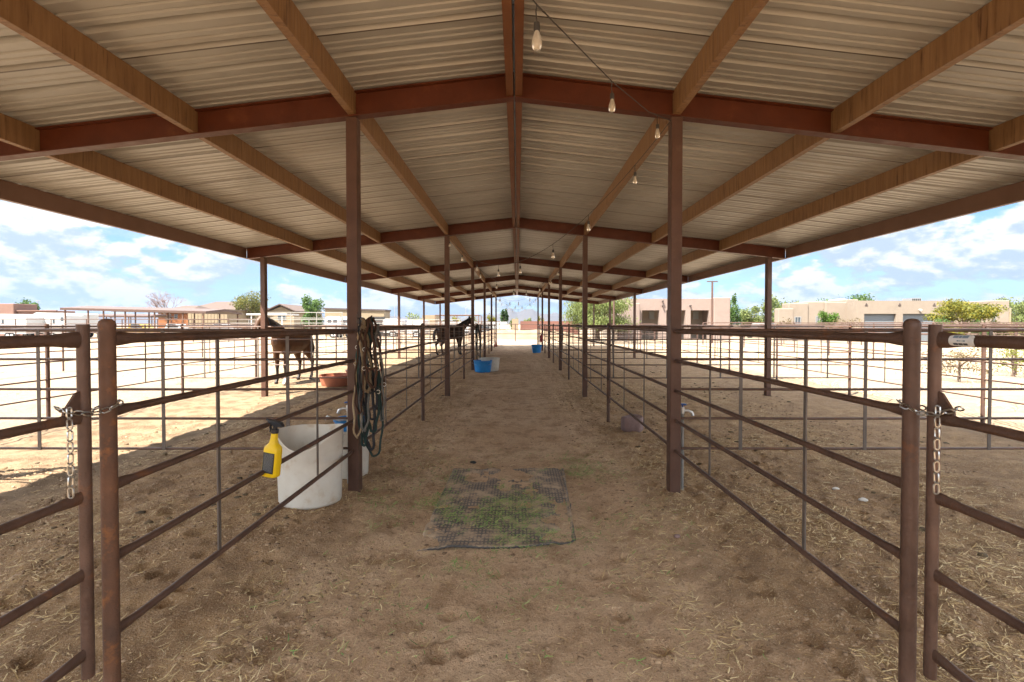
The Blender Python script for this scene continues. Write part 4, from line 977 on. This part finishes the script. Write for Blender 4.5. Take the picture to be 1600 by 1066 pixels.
def blk(t, off, px0, px1, top, d, depth, m, name='wall', z0=-.2, dz=0):
    mb = MB(); mb.box((X_(px0,d), d, z0), (X_(px1,d), d+depth, Z_(top,d)+dz)); ob = mb.build(name, m, t, off, smooth=None)
    bv = ob.modifiers.new('edge','BEVEL'); bv.width = .08; bv.segments = 3; return ob
def beige_house():
    d = 45; off = Vector((X_(1395,d), d, 0)); t = thing('stucco_house', 'large flat-roofed beige stucco house with two grey garage doors', 'house', off)
    blk(t, off, 1216, 1240, 482, 44.2, .75, M_beige)
    for a, b, top, dd in ((1232,1262,474,45.0),(1262,1290,471.5,45.15),(1290,1322,472,44.9),(1322,1340,468,45.1)): blk(t, off, a, b+1, top, dd, 1.2 if a < 1262 else (2.6 if a < 1300 else 7), M_beige)
    # garage wing with real openings
    d2 = 43.5; zt = Z_(470,d2); zo = Z_(490.5,d2); mb = MB()
    edges = [1338, 1350, 1400, 1410.5, 1461, 1474]
    for i in (0, 2, 4): mb.box((X_(edges[i],d2), d2, -.2), (X_(edges[i+1],d2), d2+.45, zo-.003))
    mb.box((X_(1338,d2), d2, zo), (X_(1474,d2), d2+.45, zt)); mb.box((X_(1338,d2), d2+.452, -.2), (X_(1474,d2), d2+9, zt-.35)); 
    ob = mb.build('wall', M_beige, t, off, smooth=None)
    for a, b in ((1350,1400),(1410.5,1461)):
        mb = MB(); x0, x1 = X_(a,d2), X_(b,d2); n = 4; hh = zo
        for k in range(n): mb.box((x0, d2+.25+.012*(k%2), hh*k/n+.01), (x1, d2+.30+.012*(k%2), hh*(k+1)/n-.012))
        mb.build('garage_door', M_garage, t, off, smooth=None)
    for px in (1353, 1405, 1459):
        mb = MB(); x = X_(px,d2); z = Z_(476,d2); mb.add([(x-.14,d2-.05,z-.1),(x+.14,d2-.05,z-.1),(x,d2-.05,z+.14),(x-.14,d2-.002,z-.1),(x+.14,d2-.002,z-.1),(x,d2-.002,z+.14)], [(0,1,2),(5,4,3),(0,3,4,1),(1,4,5,2),(2,5,3,0)]); mb.build('roof_drain', M_trimd, t, off, smooth=None)
    mb = MB(); x = X_(1436,d2); z = Z_(485,d2); mb.tube([(x,d2-.2,z),(x,d2,z+.05)], [.13,.06], 10); mb.build('wall_lamp', M_white, t, off)
    blk(t, off, 1474.5, 1552, 471.5, 46.5, 9, M_beige); blk(t, off, 1553, 1577, 469.5, 44.2, 9, M_beige)
    for a, b, c_, e, dd, k in ((1241,1251,495,507,45.0,1),(1274,1280,494,507,45.15,1),(1283,1292,500,507,45.15,1),(1541,1548,492,505,46.5,2),(1549.5,1555,491,504,44.2,1)): window(t, off, a, b, c_, e, dd, k)
    mb = MB(); d3 = 46.5; mb.box((X_(1471,d3)+.6,d3-.05,0),(X_(1480,d3)+.6,d3-.005,Z_(487,d3))); mb.build('entry_door', M_trimd, t, off, smooth=None)
    mb = MB(); d4 = 49; mb.box((X_(1424,d4),d4,Z_(474,d4)),(X_(1439,d4),d4+1.2,Z_(466,d4))); ac = mb.build('roof_unit', M_frame, t, off, smooth=None)
    mb = MB()
    for k in range(5): x = X_(1424.8+2.8*k,d4); mb.box((x,d4-.02,Z_(472.5,d4)),(x+.12,d4-.004,Z_(467,d4)))
    mb.build('vent_slots', M_dark, ac, off, smooth=None)
    mb = MB(); mb.box((X_(1317,46),46.5,Z_(470,46)),(X_(1326,46),48,Z_(466.5,46))); mb.build('skylight', M_white, t, off, smooth=None)
beige_house()
def pink_house():
    d = 48; off = Vector((X_(1050,d), d, 0)); t = thing('stucco_house', 'flat-roofed pink stucco house with shaded porch openings', 'house', off); zt = Z_(467,d); zo = Z_(485,d)
    mb = MB(); cols = [(966,1003),(1030,1041),(1071,1079),(1107.5,1115)]
    for a, b in cols: mb.box((X_(a,d),d,-.2),(X_(b,d),d+.5,zo-.003))
    mb.box((X_(966,d),d,zo),(X_(1115,d),d+.5,zt)); mb.build('wall', M_pink, t, off, smooth=None)
    mb = MB(); mb.box((X_(966,d),d+2.6,-.2),(X_(1115,d),d+9,zt-.25)); mb.box((X_(966,d),d+.502,zo+.1),(X_(1115,d),d+2.598,zo+.3)); mb.build('porch', M_beige, t, off, smooth=None)
    blk(t, off, 1115.5, 1141, 465, 47.6, 8, M_pink); blk(t, off, 966, 1000, 474, 47.2, .6, M_pink)
    for a, b in ((1014,1022),(1083,1091)): window(t, off, a, b, 487, 499, 50.56, 1, mat('pale_blind', (.2,.21,.2), rough=.5))
    for px, py in ((1035,471),(1035,478),(1078,478)):
        mb = MB(); x, z = X_(px,d), Z_(py,d); mb.tube([(x,d-.25,z),(x,d,z)], .09, 8); mb.build('roof_spout', M_trimd, t, off)
pink_house()
def brown_house():
    d = 60; off = Vector((X_(40,d), d, 0)); t = thing('stucco_house', 'flat pinkish-brown house behind the white trailers', 'house', off)
    blk(t, off, -40, 22, 474.5, 60, 3, M_brown); blk(t, off, 22.5, 90, 485.5, 60.4, 2.5, M_brown)
    mb = MB(); mb.box((X_(22.5,60.4)-.0, 60.2, Z_(486.6,60.4)), (X_(90.5,60.4), 60.395, Z_(484.9,60.4))); mb.build('parapet', M_brown, t, off, smooth=None)
brown_house()
def hip_house(label, px0, px1, d, eave, ridge, rpx0, rpx1, depth, m, gable=False, windows=()):
    off = Vector((X_((px0+px1)/2,d), d, 0)); t = thing('roofed_house', label, 'house', off)
    x0, x1, ze, zr = X_(px0,d), X_(px1,d), Z_(eave,d), Z_(ridge,d); o = .5
    mb = MB(); mb.box((x0+o,d,-.2),(x1-o,d+depth,ze-.02))
    if gable: mb.add([(x0+o,d,ze-.02),(x1-o,d,ze-.02),((x0+x1)/2,d,zr-.25),(x0+o,d+.3,ze-.02),(x1-o,d+.3,ze-.02),((x0+x1)/2,d+.3,zr-.25)], [(0,1,2),(5,4,3),(0,3,4,1),(1,4,5,2),(2,5,3,0)])
    mb.build('wall', m, t, off, smooth=None)
    mb = MB()
    if gable:
        xm = (x0+x1)/2
        for a, b in ((x0, xm), (xm, x1)):
            za, zc = (ze, zr) if a == x0 else (zr, ze)
            mb.add([(a,d-.5,za),(b,d-.5,zc),(b,d+depth,zc),(a,d+depth,za),(a,d-.5,za+.18),(b,d-.5,zc+.18),(b,d+depth,zc+.18),(a,d+depth,za+.18)], [(0,3,2,1),(4,5,6,7),(0,1,5,4),(1,2,6,5),(2,3,7,6),(3,0,4,7)])
    else:
        r0, r1 = X_(rpx0,d), X_(rpx1,d); ym = d + depth/2
        mb.add([(x0,d-.5,ze),(x1,d-.5,ze),(x1,d+depth+.5,ze),(x0,d+depth+.5,ze),(r0,ym,zr),(r1,ym,zr),(x0,d-.5,ze-.2),(x1,d-.5,ze-.2),(x1,d+depth+.5,ze-.2),(x0,d+depth+.5,ze-.2)],
               [(0,1,5,4),(1,2,5),(2,3,4,5),(3,0,4),(6,7,1,0),(7,8,2,1),(8,9,3,2),(9,6,0,3),(9,8,7,6)])
    mb.build('roof', M_shingle, t, off, smooth=None)
    for a, b, c_, e in windows: window(t, off, a, b, c_, e, d, 1)
hip_house('wide tan house with a brown hipped roof behind the tan shed', 272, 384, 92, 488, 469, 306, 370, 13, M_tan, windows=((362,368,492,500),(372,377,490,503)))
hip_house('small tan house with brown gable facing the pens', 414, 464, 84, 487.5, 476.5, 0, 0, 12, M_tan, gable=True, windows=((434,447,492,500),))
hip_house('low house wing with rust-orange wall behind the bare tree', 243, 300, 84, 487, 476, 262, 285, 9, mat('orange_stucco', (.22,.085,.03), (.2,.075,.028), 2, .9), windows=((264,268,491,498),(273,278,491,498)))
def simple_block(name, label, px0, px1, top, d, depth, m, cat, trim=True, top2=None, ribs=0):
    off = Vector((X_((px0+px1)/2,d), d, 0)); t = thing(name, label, cat, off); x0, x1, z1 = X_(px0,d), X_(px1,d), Z_(top,d); z2 = Z_(top2,d) if top2 else z1
    mb = MB(); mb.add([(x0,d,-.2),(x1,d,-.2),(x1,d+depth,-.2),(x0,d+depth,-.2),(x0,d,z1),(x1,d,z2),(x1,d+depth,z2),(x0,d+depth,z1)], [(0,3,2,1),(4,5,6,7),(0,1,5,4),(1,2,6,5),(2,3,7,6),(3,0,4,7)])
    for k in range(1, ribs): xx = x0+(x1-x0)*k/ribs; mb.box((xx-.03,d-.04,0),(xx+.03,d-.002,z1-.1))
    mb.build('wall', m, t, off, smooth=None)
    if trim:
        mb = MB(); mb.add([(x0-.15,d-.15,z1+.003),(x1+.15,d-.15,z2+.003),(x1+.15,d+depth,z2+.003),(x0-.15,d+depth,z1+.003),(x0-.15,d-.15,z1+.2),(x1+.15,d-.15,z2+.2),(x1+.15,d+depth,z2+.2),(x0-.15,d+depth,z1+.2)], [(0,3,2,1),(4,5,6,7),(0,1,5,4),(1,2,6,5),(2,3,7,6),(3,0,4,7)]); mb.build('roof', M_trimd if trim is True else trim, t, off, smooth=None)
    return t, off
simple_block('storage_shed', 'plain tan metal shed in front of the wide hip-roofed house', 294, 355, 485.5, 72, 6, M_tan, 'shed', trim=mat('tan_roof', (.13,.10,.07), rough=.7), ribs=12)
t, off = simple_block('flat_building', 'long flat tan building with an open bay, painted dark, at its right end', 508, 600, 483.5, 62, 3, M_tan, 'building', top2=486)
mb = MB(); mb.box((X_(578,61.9), 61.88, 0), (X_(602,61.9), 61.96, Z_(495,62))); mb.build('bay_shade_panel', M_dark, t, off, smooth=None)  # solid dark panel on the wall stands in for shade inside the bay
simple_block('block_house', 'small square tan block house with flat top behind the left pens', 660, 681, 492.5, 66, 4, M_tan, 'building', trim=False)
simple_block('garden_wall', 'low red-brown wall across the view beyond the aisle end', 813, 905, 502, 60, .4, mat('red_brown_wall', (.13,.055,.04), (.15,.068,.05), 3, .9), 'wall', trim=False)
simple_block('tan_mound_block', 'pale sandstone-coloured block pillar left of the red-brown wall', 800, 810, 498.5, 58, 1.2, M_tan, 'pillar', trim=False)
M_canopy = mat('brown_canopy_metal', (.065,.036,.026), (.08,.045,.034), 2, .6)
def canopy(label, px0, px1, d, top0, top1, depth, posts):
    off = Vector((X_(px0,d), d, 0)); t = thing('shade_canopy', label, 'shade structure', off, 'shade structures beyond the left pens')
    x0, x1 = X_(px0,d), X_(px1,d); z0, z1 = Z_(top0,d), Z_(top1,d); zr = z0 + .3; ym = d + depth*.5
    mb = MB(); mb.add([(x0,d,z0),(x1,d,z1),(x1,ym,z1+.3),(x0,ym,z0+.3),(x0,d+depth,z0),(x1,d+depth,z1),(x0,d,z0-.22),(x1,d,z1-.22),(x1,ym,z1+.08),(x0,ym,z0+.08),(x0,d+depth,z0-.22),(x1,d+depth,z1-.22)],
                      [(0,1,2,3),(3,2,5,4),(6,9,8,7),(9,10,11,8),(0,6,7,1),(4,5,11,10),(0,3,9,6),(3,4,10,9),(1,7,8,2),(2,8,11,5)]); mb.build('roof', M_canopy, t, off, smooth=None)
    for px in posts:
        for yy in (d+.15, d+depth-.15):
            x = x0 + (x1-x0)*(px-px0)/(px1-px0); zz = z0 + (z1-z0)*(x-x0)/(x1-x0); mb = MB(); mb.box((x-.05,yy-.05,-.1),(x+.05,yy+.05,zz-.2)); mb.build('post', M_pipe, t, off, smooth=None)
canopy('long low brown-roofed shade structure on thin posts beyond the left pens', 94, 322, 46, 481, 486.5, 6, (100,136,160,194,240,284,316))
canopy('smaller dark shade structure seen under the long brown-roofed one', 128, 236, 74, 493, 493.5, 5, (132,165,200,232))
t = thing('shade_canopy', 'white flat carport roof before the small gabled house', 'shade structure', (X_(430,70),70,0), 'shade structures beyond the left pens'); off = t.location.copy()
mb = MB(); mb.box((X_(385,70),70,Z_(492.5,70)),(X_(448,70),74,Z_(490,70))); mb.build('roof', M_white, t, off, smooth=None)
for px in (392, 415, 440):
    mb = MB(); mb.box((X_(px,70)-.06,70.1,-.1),(X_(px,70)+.06,70.22,Z_(492.6,70))); mb.build('post', M_white, t, off, smooth=None)
t = thing('shade_structure', 'bare dark pipe shade frame standing behind the dark horse', 'shade frame', (X_(715,56),56,0)); off = t.location.copy()
mb = MB(); za = Z_(492.6,56); pts = [(680,56),(748,56),(748,60),(680,60)]
for i in range(4):
    a, b = pts[i], pts[(i+1)%4]; mb.tube([(X_(a[0],56),a[1],za),(X_(b[0],56),b[1],za)], .05, 6)
mb.build('top_frame', M_pipe, t, off)
for px, yy in pts + [(714,56)]:
    mb = MB(); mb.tube([(X_(px,56),yy,-.1),(X_(px,56),yy,za-.05)], .045, 6); mb.build('post', M_pipe, t, off)

# ------------------------------------------------------------------ trailers and vehicles beyond the pens
M_tyre = mat('tyre', (.02,.02,.02), rough=.9)
def trailer(label, px0, px1, d, top, z0=.55, nose=True, wins=(), stripe=None, name='white_trailer', cat='trailer', m=None, group='trailers parked beyond the left pens'):
    x0, x1, zt = X_(px0,d), X_(px1,d), Z_(top,d); off = Vector(((x0+x1)/2, d, 0)); t = thing(name, label, cat, off, group); m = m or M_white; Ln = x1-x0; k = min(.6, Ln*.1)
    prof = [(x0+.05,z0),(x1-k*.3,z0),(x1-.02,z0+.5),(x1-.1,zt-.35),(x1-k,zt-.04),(x0+.35,zt),(x0+.06,zt-.15),(x0,zt-.5)] if nose else [(x0,z0),(x1,z0),(x1,zt-.08),(x1-.1,zt),(x0+.1,zt),(x0,zt-.08)]
    n = len(prof); mb = MB(); vs = [(a,d,b) for a,b in prof]+[(a,d+2.3,b) for a,b in prof]
    mb.add(vs, [tuple(range(n)), tuple(reversed(range(n,2*n)))]+[(i,n+i,n+(i+1)%n,(i+1)%n) for i in range(n)]); mb.build('body', m, t, off, smooth=None)
    for (u0, u1, v0, v1) in wins:
        a0, a1 = x0+Ln*u0, x0+Ln*u1; b0, b1 = z0+(zt-z0)*v0, z0+(zt-z0)*v1; mb = MB(); mb.box((a0,d-.025,b0),(a1,d-.003,b1)); mb.build('window', M_glass, t, off, smooth=None)
    if stripe: mb = MB(); mb.box((x0+.08,d-.012,z0+(zt-z0)*.28),(x1-k,d-.0025,z0+(zt-z0)*.36)); mb.build('stripe', stripe, t, off, smooth=None)
    for u in (.46, .57):
        for yy in (d+.08, d+2.0):
            c = Vector((x0+Ln*u, yy, .36)); mb = MB(); mb.tube([c-Vector((0,.1,0)), c+Vector((0,.12,0))], .36, 16); w = mb.build('wheel', M_tyre, t, off)
            mb = MB(); mb.tube([c-Vector((0,.115,0)), c-Vector((0,.101,0))], .18, 12); mb.build('rim', M_white, w, off)
    mb = MB(); mb.tube([(x1-.3,d+1.15,z0+.08),(x1+.9,d+1.15,z0-.05)], .06, 6); mb.tube([(x1+.8,d+1.15,0),(x1+.8,d+1.15,z0)], .04, 6); mb.build('hitch', M_trimd, t, off)
    return t
trailer('long white trailer with four small dark windows before the pinkish-brown house', 52, 103, 54, 488.5, wins=((.06,.12,.55,.75),(.22,.28,.55,.75),(.60,.66,.5,.7),(.84,.93,.6,.78)), stripe=mat('beige_stripe', (.3,.25,.18), rough=.5))
trailer('white trailer with blue-grey roof edge, cut by the photo edge', -14, 42, 52, 490.5, wins=((.3,.36,.5,.7),), stripe=mat('grey_stripe', (.2,.22,.24), rough=.5))
trailer('short white trailer behind the shade structure posts', 103, 128, 57, 490, nose=False, wins=((.1,.2,.55,.75),(.26,.36,.55,.75)))
trailer('white horse trailer parked in front of the flat tan building', 508, 533, 56, 494, nose=True, wins=((.15,.4,.6,.8),(.5,.75,.6,.8)))
trailer('second white horse trailer in front of the flat tan building, half behind the aisle post', 531, 560, 57, 494.5, nose=True, wins=((.2,.45,.6,.8),))
trailer('white boat-like low trailer right of the flat tan building', 598, 628, 60, 498, nose=True)
for i, (a, b, top, lb) in enumerate([(636, 664, 500.5, 'low white trailer left of the tan block house'), (684, 712, 502, 'low grey-white trailer seen beneath the pipe shade frame'), (716, 742, 502, 'grey trailer behind the dark horse neck'), (744, 766, 502.5, 'pale trailer left of the aisle end posts'), (768, 792, 503, 'long grey flatbed trailer nearest the aisle end')]):
    trailer(lb, a, b, 58+i*.7, top, nose=False, z0=.4, m=(M_white, M_frame)[i % 2], wins=((.1,.9,.4,.6),) if i % 2 else ())
def pickup(label, px, d, m, rz=0):
    off = Vector((X_(px,d), d, 0)); t = thing('pickup_truck', label, 'truck', off, 'vehicles parked beyond the left pens', rz); o0 = (0,0,0)
    prof = [(-2.6,.5),(2.5,.5),(2.6,.75),(2.5,1.0),(1.35,1.1),(.75,1.68),(-.55,1.72),(-.8,1.12),(-2.6,1.08)]; n = len(prof); mb = MB(); w = .9
    mb.add([(a,-w,b) for a,b in prof]+[(a,w,b) for a,b in prof], [tuple(range(n)), tuple(reversed(range(n,2*n)))]+[(i,n+i,n+(i+1)%n,(i+1)%n) for i in range(n)]); b = mb.build('body', m, t, o0, smooth=None)
    q = b.modifiers.new('edge','BEVEL'); q.width = .05; q.segments = 2
    mb = MB(); mb.add([(-.45,-w-.004,1.15),(1.1,-w-.004,1.15),(.68,-w-.004,1.6),(-.42,-w-.004,1.64),(-.45,-w+.02,1.15),(1.1,-w+.02,1.15),(.68,-w+.02,1.6),(-.42,-w+.02,1.64)], [(0,1,2,3),(7,6,5,4),(0,4,5,1),(1,5,6,2),(2,6,7,3),(3,7,4,0)]); mb.build('window', M_glass, t, o0, smooth=None)
    for xx in (-1.65, 1.7):
        for s in (-1, 1):
            mb = MB(); mb.tube([(xx,s*.78,.38),(xx,s*.95,.38)], .38, 16); wh = mb.build('wheel', M_tyre, t, o0); mb = MB(); mb.tube([(xx,s*.951,.38),(xx,s*.962,.38)], .2, 12); mb.build('rim', M_frame, wh, o0)
pickup('yellow pickup truck parked under the far shade structures', 218, 62, mat('yellow_paint', (.30,.19,.02), rough=.3))
pickup('white pickup truck parked before the rust-orange house wing', 274, 66, M_white)
pickup('dark grey pickup truck parked at the white arena rails', 345, 68, M_frame)
pickup('silver pickup truck parked left of the pink house trees', 1188, 56, M_frame)

# ------------------------------------------------------------------ far fences and poles
def far_fence(label, p0, p1, rails, r, step, m, group=None, name='rail_fence', ph=None):
    p0, p1 = Vector(p0), Vector(p1); t = thing(name, label, 'fence', p0, group); off = p0; Ln = (p1-p0).length; n = max(2, round(Ln/step))
    for i in range(n+1):
        p = p0.lerp(p1, i/n); mb = MB(); mb.tube([p-Vector((0,0,.1)), p+Vector((0,0,ph or (rails[0]+.04)))], r*1.25, 8); mb.build('post', m, t, off)
    for z in rails:
        mb = MB(); a = [p0.lerp(p1, i/n)+Vector((0,0,z+.012*math.sin(i*1.7))) for i in range(n+1)]; mb.tube(a, r, 6); mb.build('rail', m, t, off)
FG = 'far fences of the arenas'
far_fence('dark pipe fence in front of the white trailers and long shade structure', (-52,43,0), (-23,43,0), (2.06,1.65,1.25,.85), .032, 3.2, M_fence, FG)
far_fence('white pipe rails of the arena before the brown-roofed houses', (-34,49,0), (-6,49,0), (2.08,1.72,1.38,.95), .03, 3.0, M_white_pipe, FG)
far_fence('tall white pipe rail rising behind the bay horse', (-24.5,46,0), (-17,46,0), (2.75,2.2), .03, 2.4, M_white_pipe, FG)
far_fence('thin pipe fence closing the lot beyond the end of the aisle', (-9,45,0), (13,45,0), (1.62,1.15,.7), .035, 4.4, M_fence, FG)
far_fence('brown pipe fence beyond the right pens in front of the houses', (14.5,37,0), (44,35,0), (1.72,1.3,.9), .035, 3.0, M_fence, FG)
far_fence('brown pipe fence running away outside the right pens', (15.8,9,0), (15.8,33,0), (1.6,1.22,.85,.45), .026, 3.0, M_fence, FG)
far_fence('thin pipe fence standing in the pale lot outside the left pens', (-15.5,9,0), (-15.5,34,0), (1.55,1.1,.7), .022, 3.4, M_fence, FG)
far_fence('dark pipe fence before the trailers beyond the left pens', (-21,52,0), (-2,52,0), (1.9,1.45,1.05), .03, 3.2, M_fence, FG)
def pole(label, px, d, top, r, arm=0, m=None, cat='pole', name='utility_pole'):
    p = at(px, 507, d); off = Vector((p.x, d, 0)); t = thing(name, label, cat, off); h = Z_(top, d); mb = MB(); mb.tube([off-Vector((0,0,.2)), off+Vector((0,0,h))], [r*1.1, r*.9], 10); mb.build('shaft', m or M_fence, t, off)
    if arm: mb = MB(); mb.box((p.x-arm, d-r*.6, h-.02), (p.x+arm, d+r*.6, h+.06)); mb.build('crossarm', m or M_fence, t, off, smooth=None)
pole('rusty pole with short crossbar in front of the pink house', 1112.5, 40, 440.5, .09, .45)
pole('thick orange-brown post in front of the willow-like tree', 959, 42, 468, .085, .12)
pole('thin grey pole rising behind the flat pinkish-brown house', 60, 90, 470, .07, .4, M_frame)
pole('thin grey mast right of the long flat tan building', 617, 90, 480, .06, .3, M_frame)
pole('thin grey mast behind the pipe shade frame', 728, 95, 481, .06, .3, M_frame)
pole('pale leaning trunk at the last corner of the beige house', 1578, 40, 481, .07, 0, M_tan)
def cone(label, px, d):
    p = at(px, 507, d); c = Vector((p.x, d, gz(p.x, d))); t = thing('traffic_cone', label, 'cone', c); off = c
    M_or = mat('faded_orange', (.26,.05,.022), (.22,.045,.02), 6, .6); mb = MB(); mb.box(c-Vector((.16,.16,0)), c+Vector((.16,.16,.03))); mb.build('base', M_or, t, off, smooth=None)
    mb = MB(); mb.lathe([(.125,.031),(.10,.12),(.055,.38),(.03,.52),(.02,.53)], 16, c); mb.build('cone_body', M_or, t, off)
cone('faded orange-red cone at the foot of the last left aisle post', 775, 34.0)
t = thing('fire_extinguisher', 'small red cylinder hanging on a far right aisle post above the blue bucket', 'extinguisher', (1.42, 28.1, .55)); off = t.location.copy()
mb = MB(); c = off; mb.lathe([(.06,0),(.085,.02),(.085,.36),(.05,.42),(.025,.43),(.025,.47)], 16, c); mb.build('cylinder', mat('red_paint', (.28,.02,.015), rough=.35), t, off)
mb = MB(); mb.tube([c+Vector((0,0,.47)), c+Vector((-.05,-.02,.52)), c+Vector((-.10,-.03,.50))], .012, 6); mb.build('handle', M_black, t, off)

def berm():
    vs = []; fs = []; n, k = 60, 10
    for i in range(n+1):
        x = -7 + 15*i/n; hh = (.75 + .5*float(vnoise(np.array(x*.5), np.array(.5), 81)))*math.sin(math.pi*min(1, max(0, i/n*1.0)))**.5
        for j in range(k+1):
            v = j/k; y = 49.5 + 3.5*v; vs.append((x, y, hh*math.sin(math.pi*v)*(.85+.3*float(vnoise(np.array(x*2.), np.array(y*2.), 82))) - .05))
    m = k+1
    for i in range(n):
        for j in range(k): fs.append((i*m+j, (i+1)*m+j, (i+1)*m+j+1, i*m+j+1))
    mb = MB(); mb.add(vs, fs); tag(mb.build('dirt_berm', mat('berm_soil', (.22,.16,.105), (.15,.105,.065), 1.2, .95, 0, .5, 4, stretch=(.6,2,2)), None, (0,50,0), smooth=1.2), 'low sandy berm across the end of the aisle beyond the thin fence', 'berm', kind='structure')
berm()
# ------------------------------------------------------------------ mountains far off
def mountains():
    n, k = 420, 14; x0, x1 = -3800, 3800; y0 = 3000; vs = []; fs = []
    for i in range(n+1):
        u = i/n; x = x0 + (x1-x0)*u
        X = np.array(x)
        ridge = 45 + 40*float(vnoise(X/260., np.array(1.5), 71)) + 25*float(vnoise(X/90., np.array(2.5), 72)) + 12*float(vnoise(X/35., np.array(3.5), 73))
        ridge += 62*math.exp(-((x-70)/150)**2) + 30*math.exp(-((x+95)/90)**2) + 20*math.exp(-((x-330)/140)**2)
        ridge *= .75
        for j in range(k+1):
            v = j/k; h = ridge*math.sin(math.pi*v)**1.3; yy = y0 + 900*v; h *= .72 + .5*float(vnoise(np.array(x/55.), np.array(v*7), 74)); vs.append((x, yy, max(h, 0)-2))
    m = k+1
    for i in range(n):
        for j in range(k): fs.append((i*m+j, (i+1)*m+j, (i+1)*m+j+1, i*m+j+1))
    mb = MB(); mb.add(vs, fs); ob = mb.build('mountains', mat('mountain_rock', (.055,.048,.042), (.075,.062,.052), .01, .95, c3=(.04,.038,.032), s3=.02), None, (0,3000,0), smooth=1.2); tag(ob, 'hazy blue desert mountains on the horizon', 'mountains', kind='structure')
mountains()
if HAZE:
    mb = MB(); mb.box((-4200,-300,-8),(4200,4200,260)); m = bpy.data.materials.new('haze_air'); m.use_nodes = True; nt = m.node_tree; nt.nodes.clear(); o = nt.nodes.new('ShaderNodeOutputMaterial'); v = nt.nodes.new('ShaderNodeVolumePrincipled')
    v.inputs['Density'].default_value = HAZE; v.inputs['Color'].default_value = (.20,.30,.48,1); v.inputs['Anisotropy'].default_value = 0.2; nt.links.new(v.outputs[0], o.inputs['Volume'])
    tag(mb.build('haze', m, None, (0,0,0), smooth=None), 'thin bluish haze in the air toward the mountains', 'haze', kind='stuff')
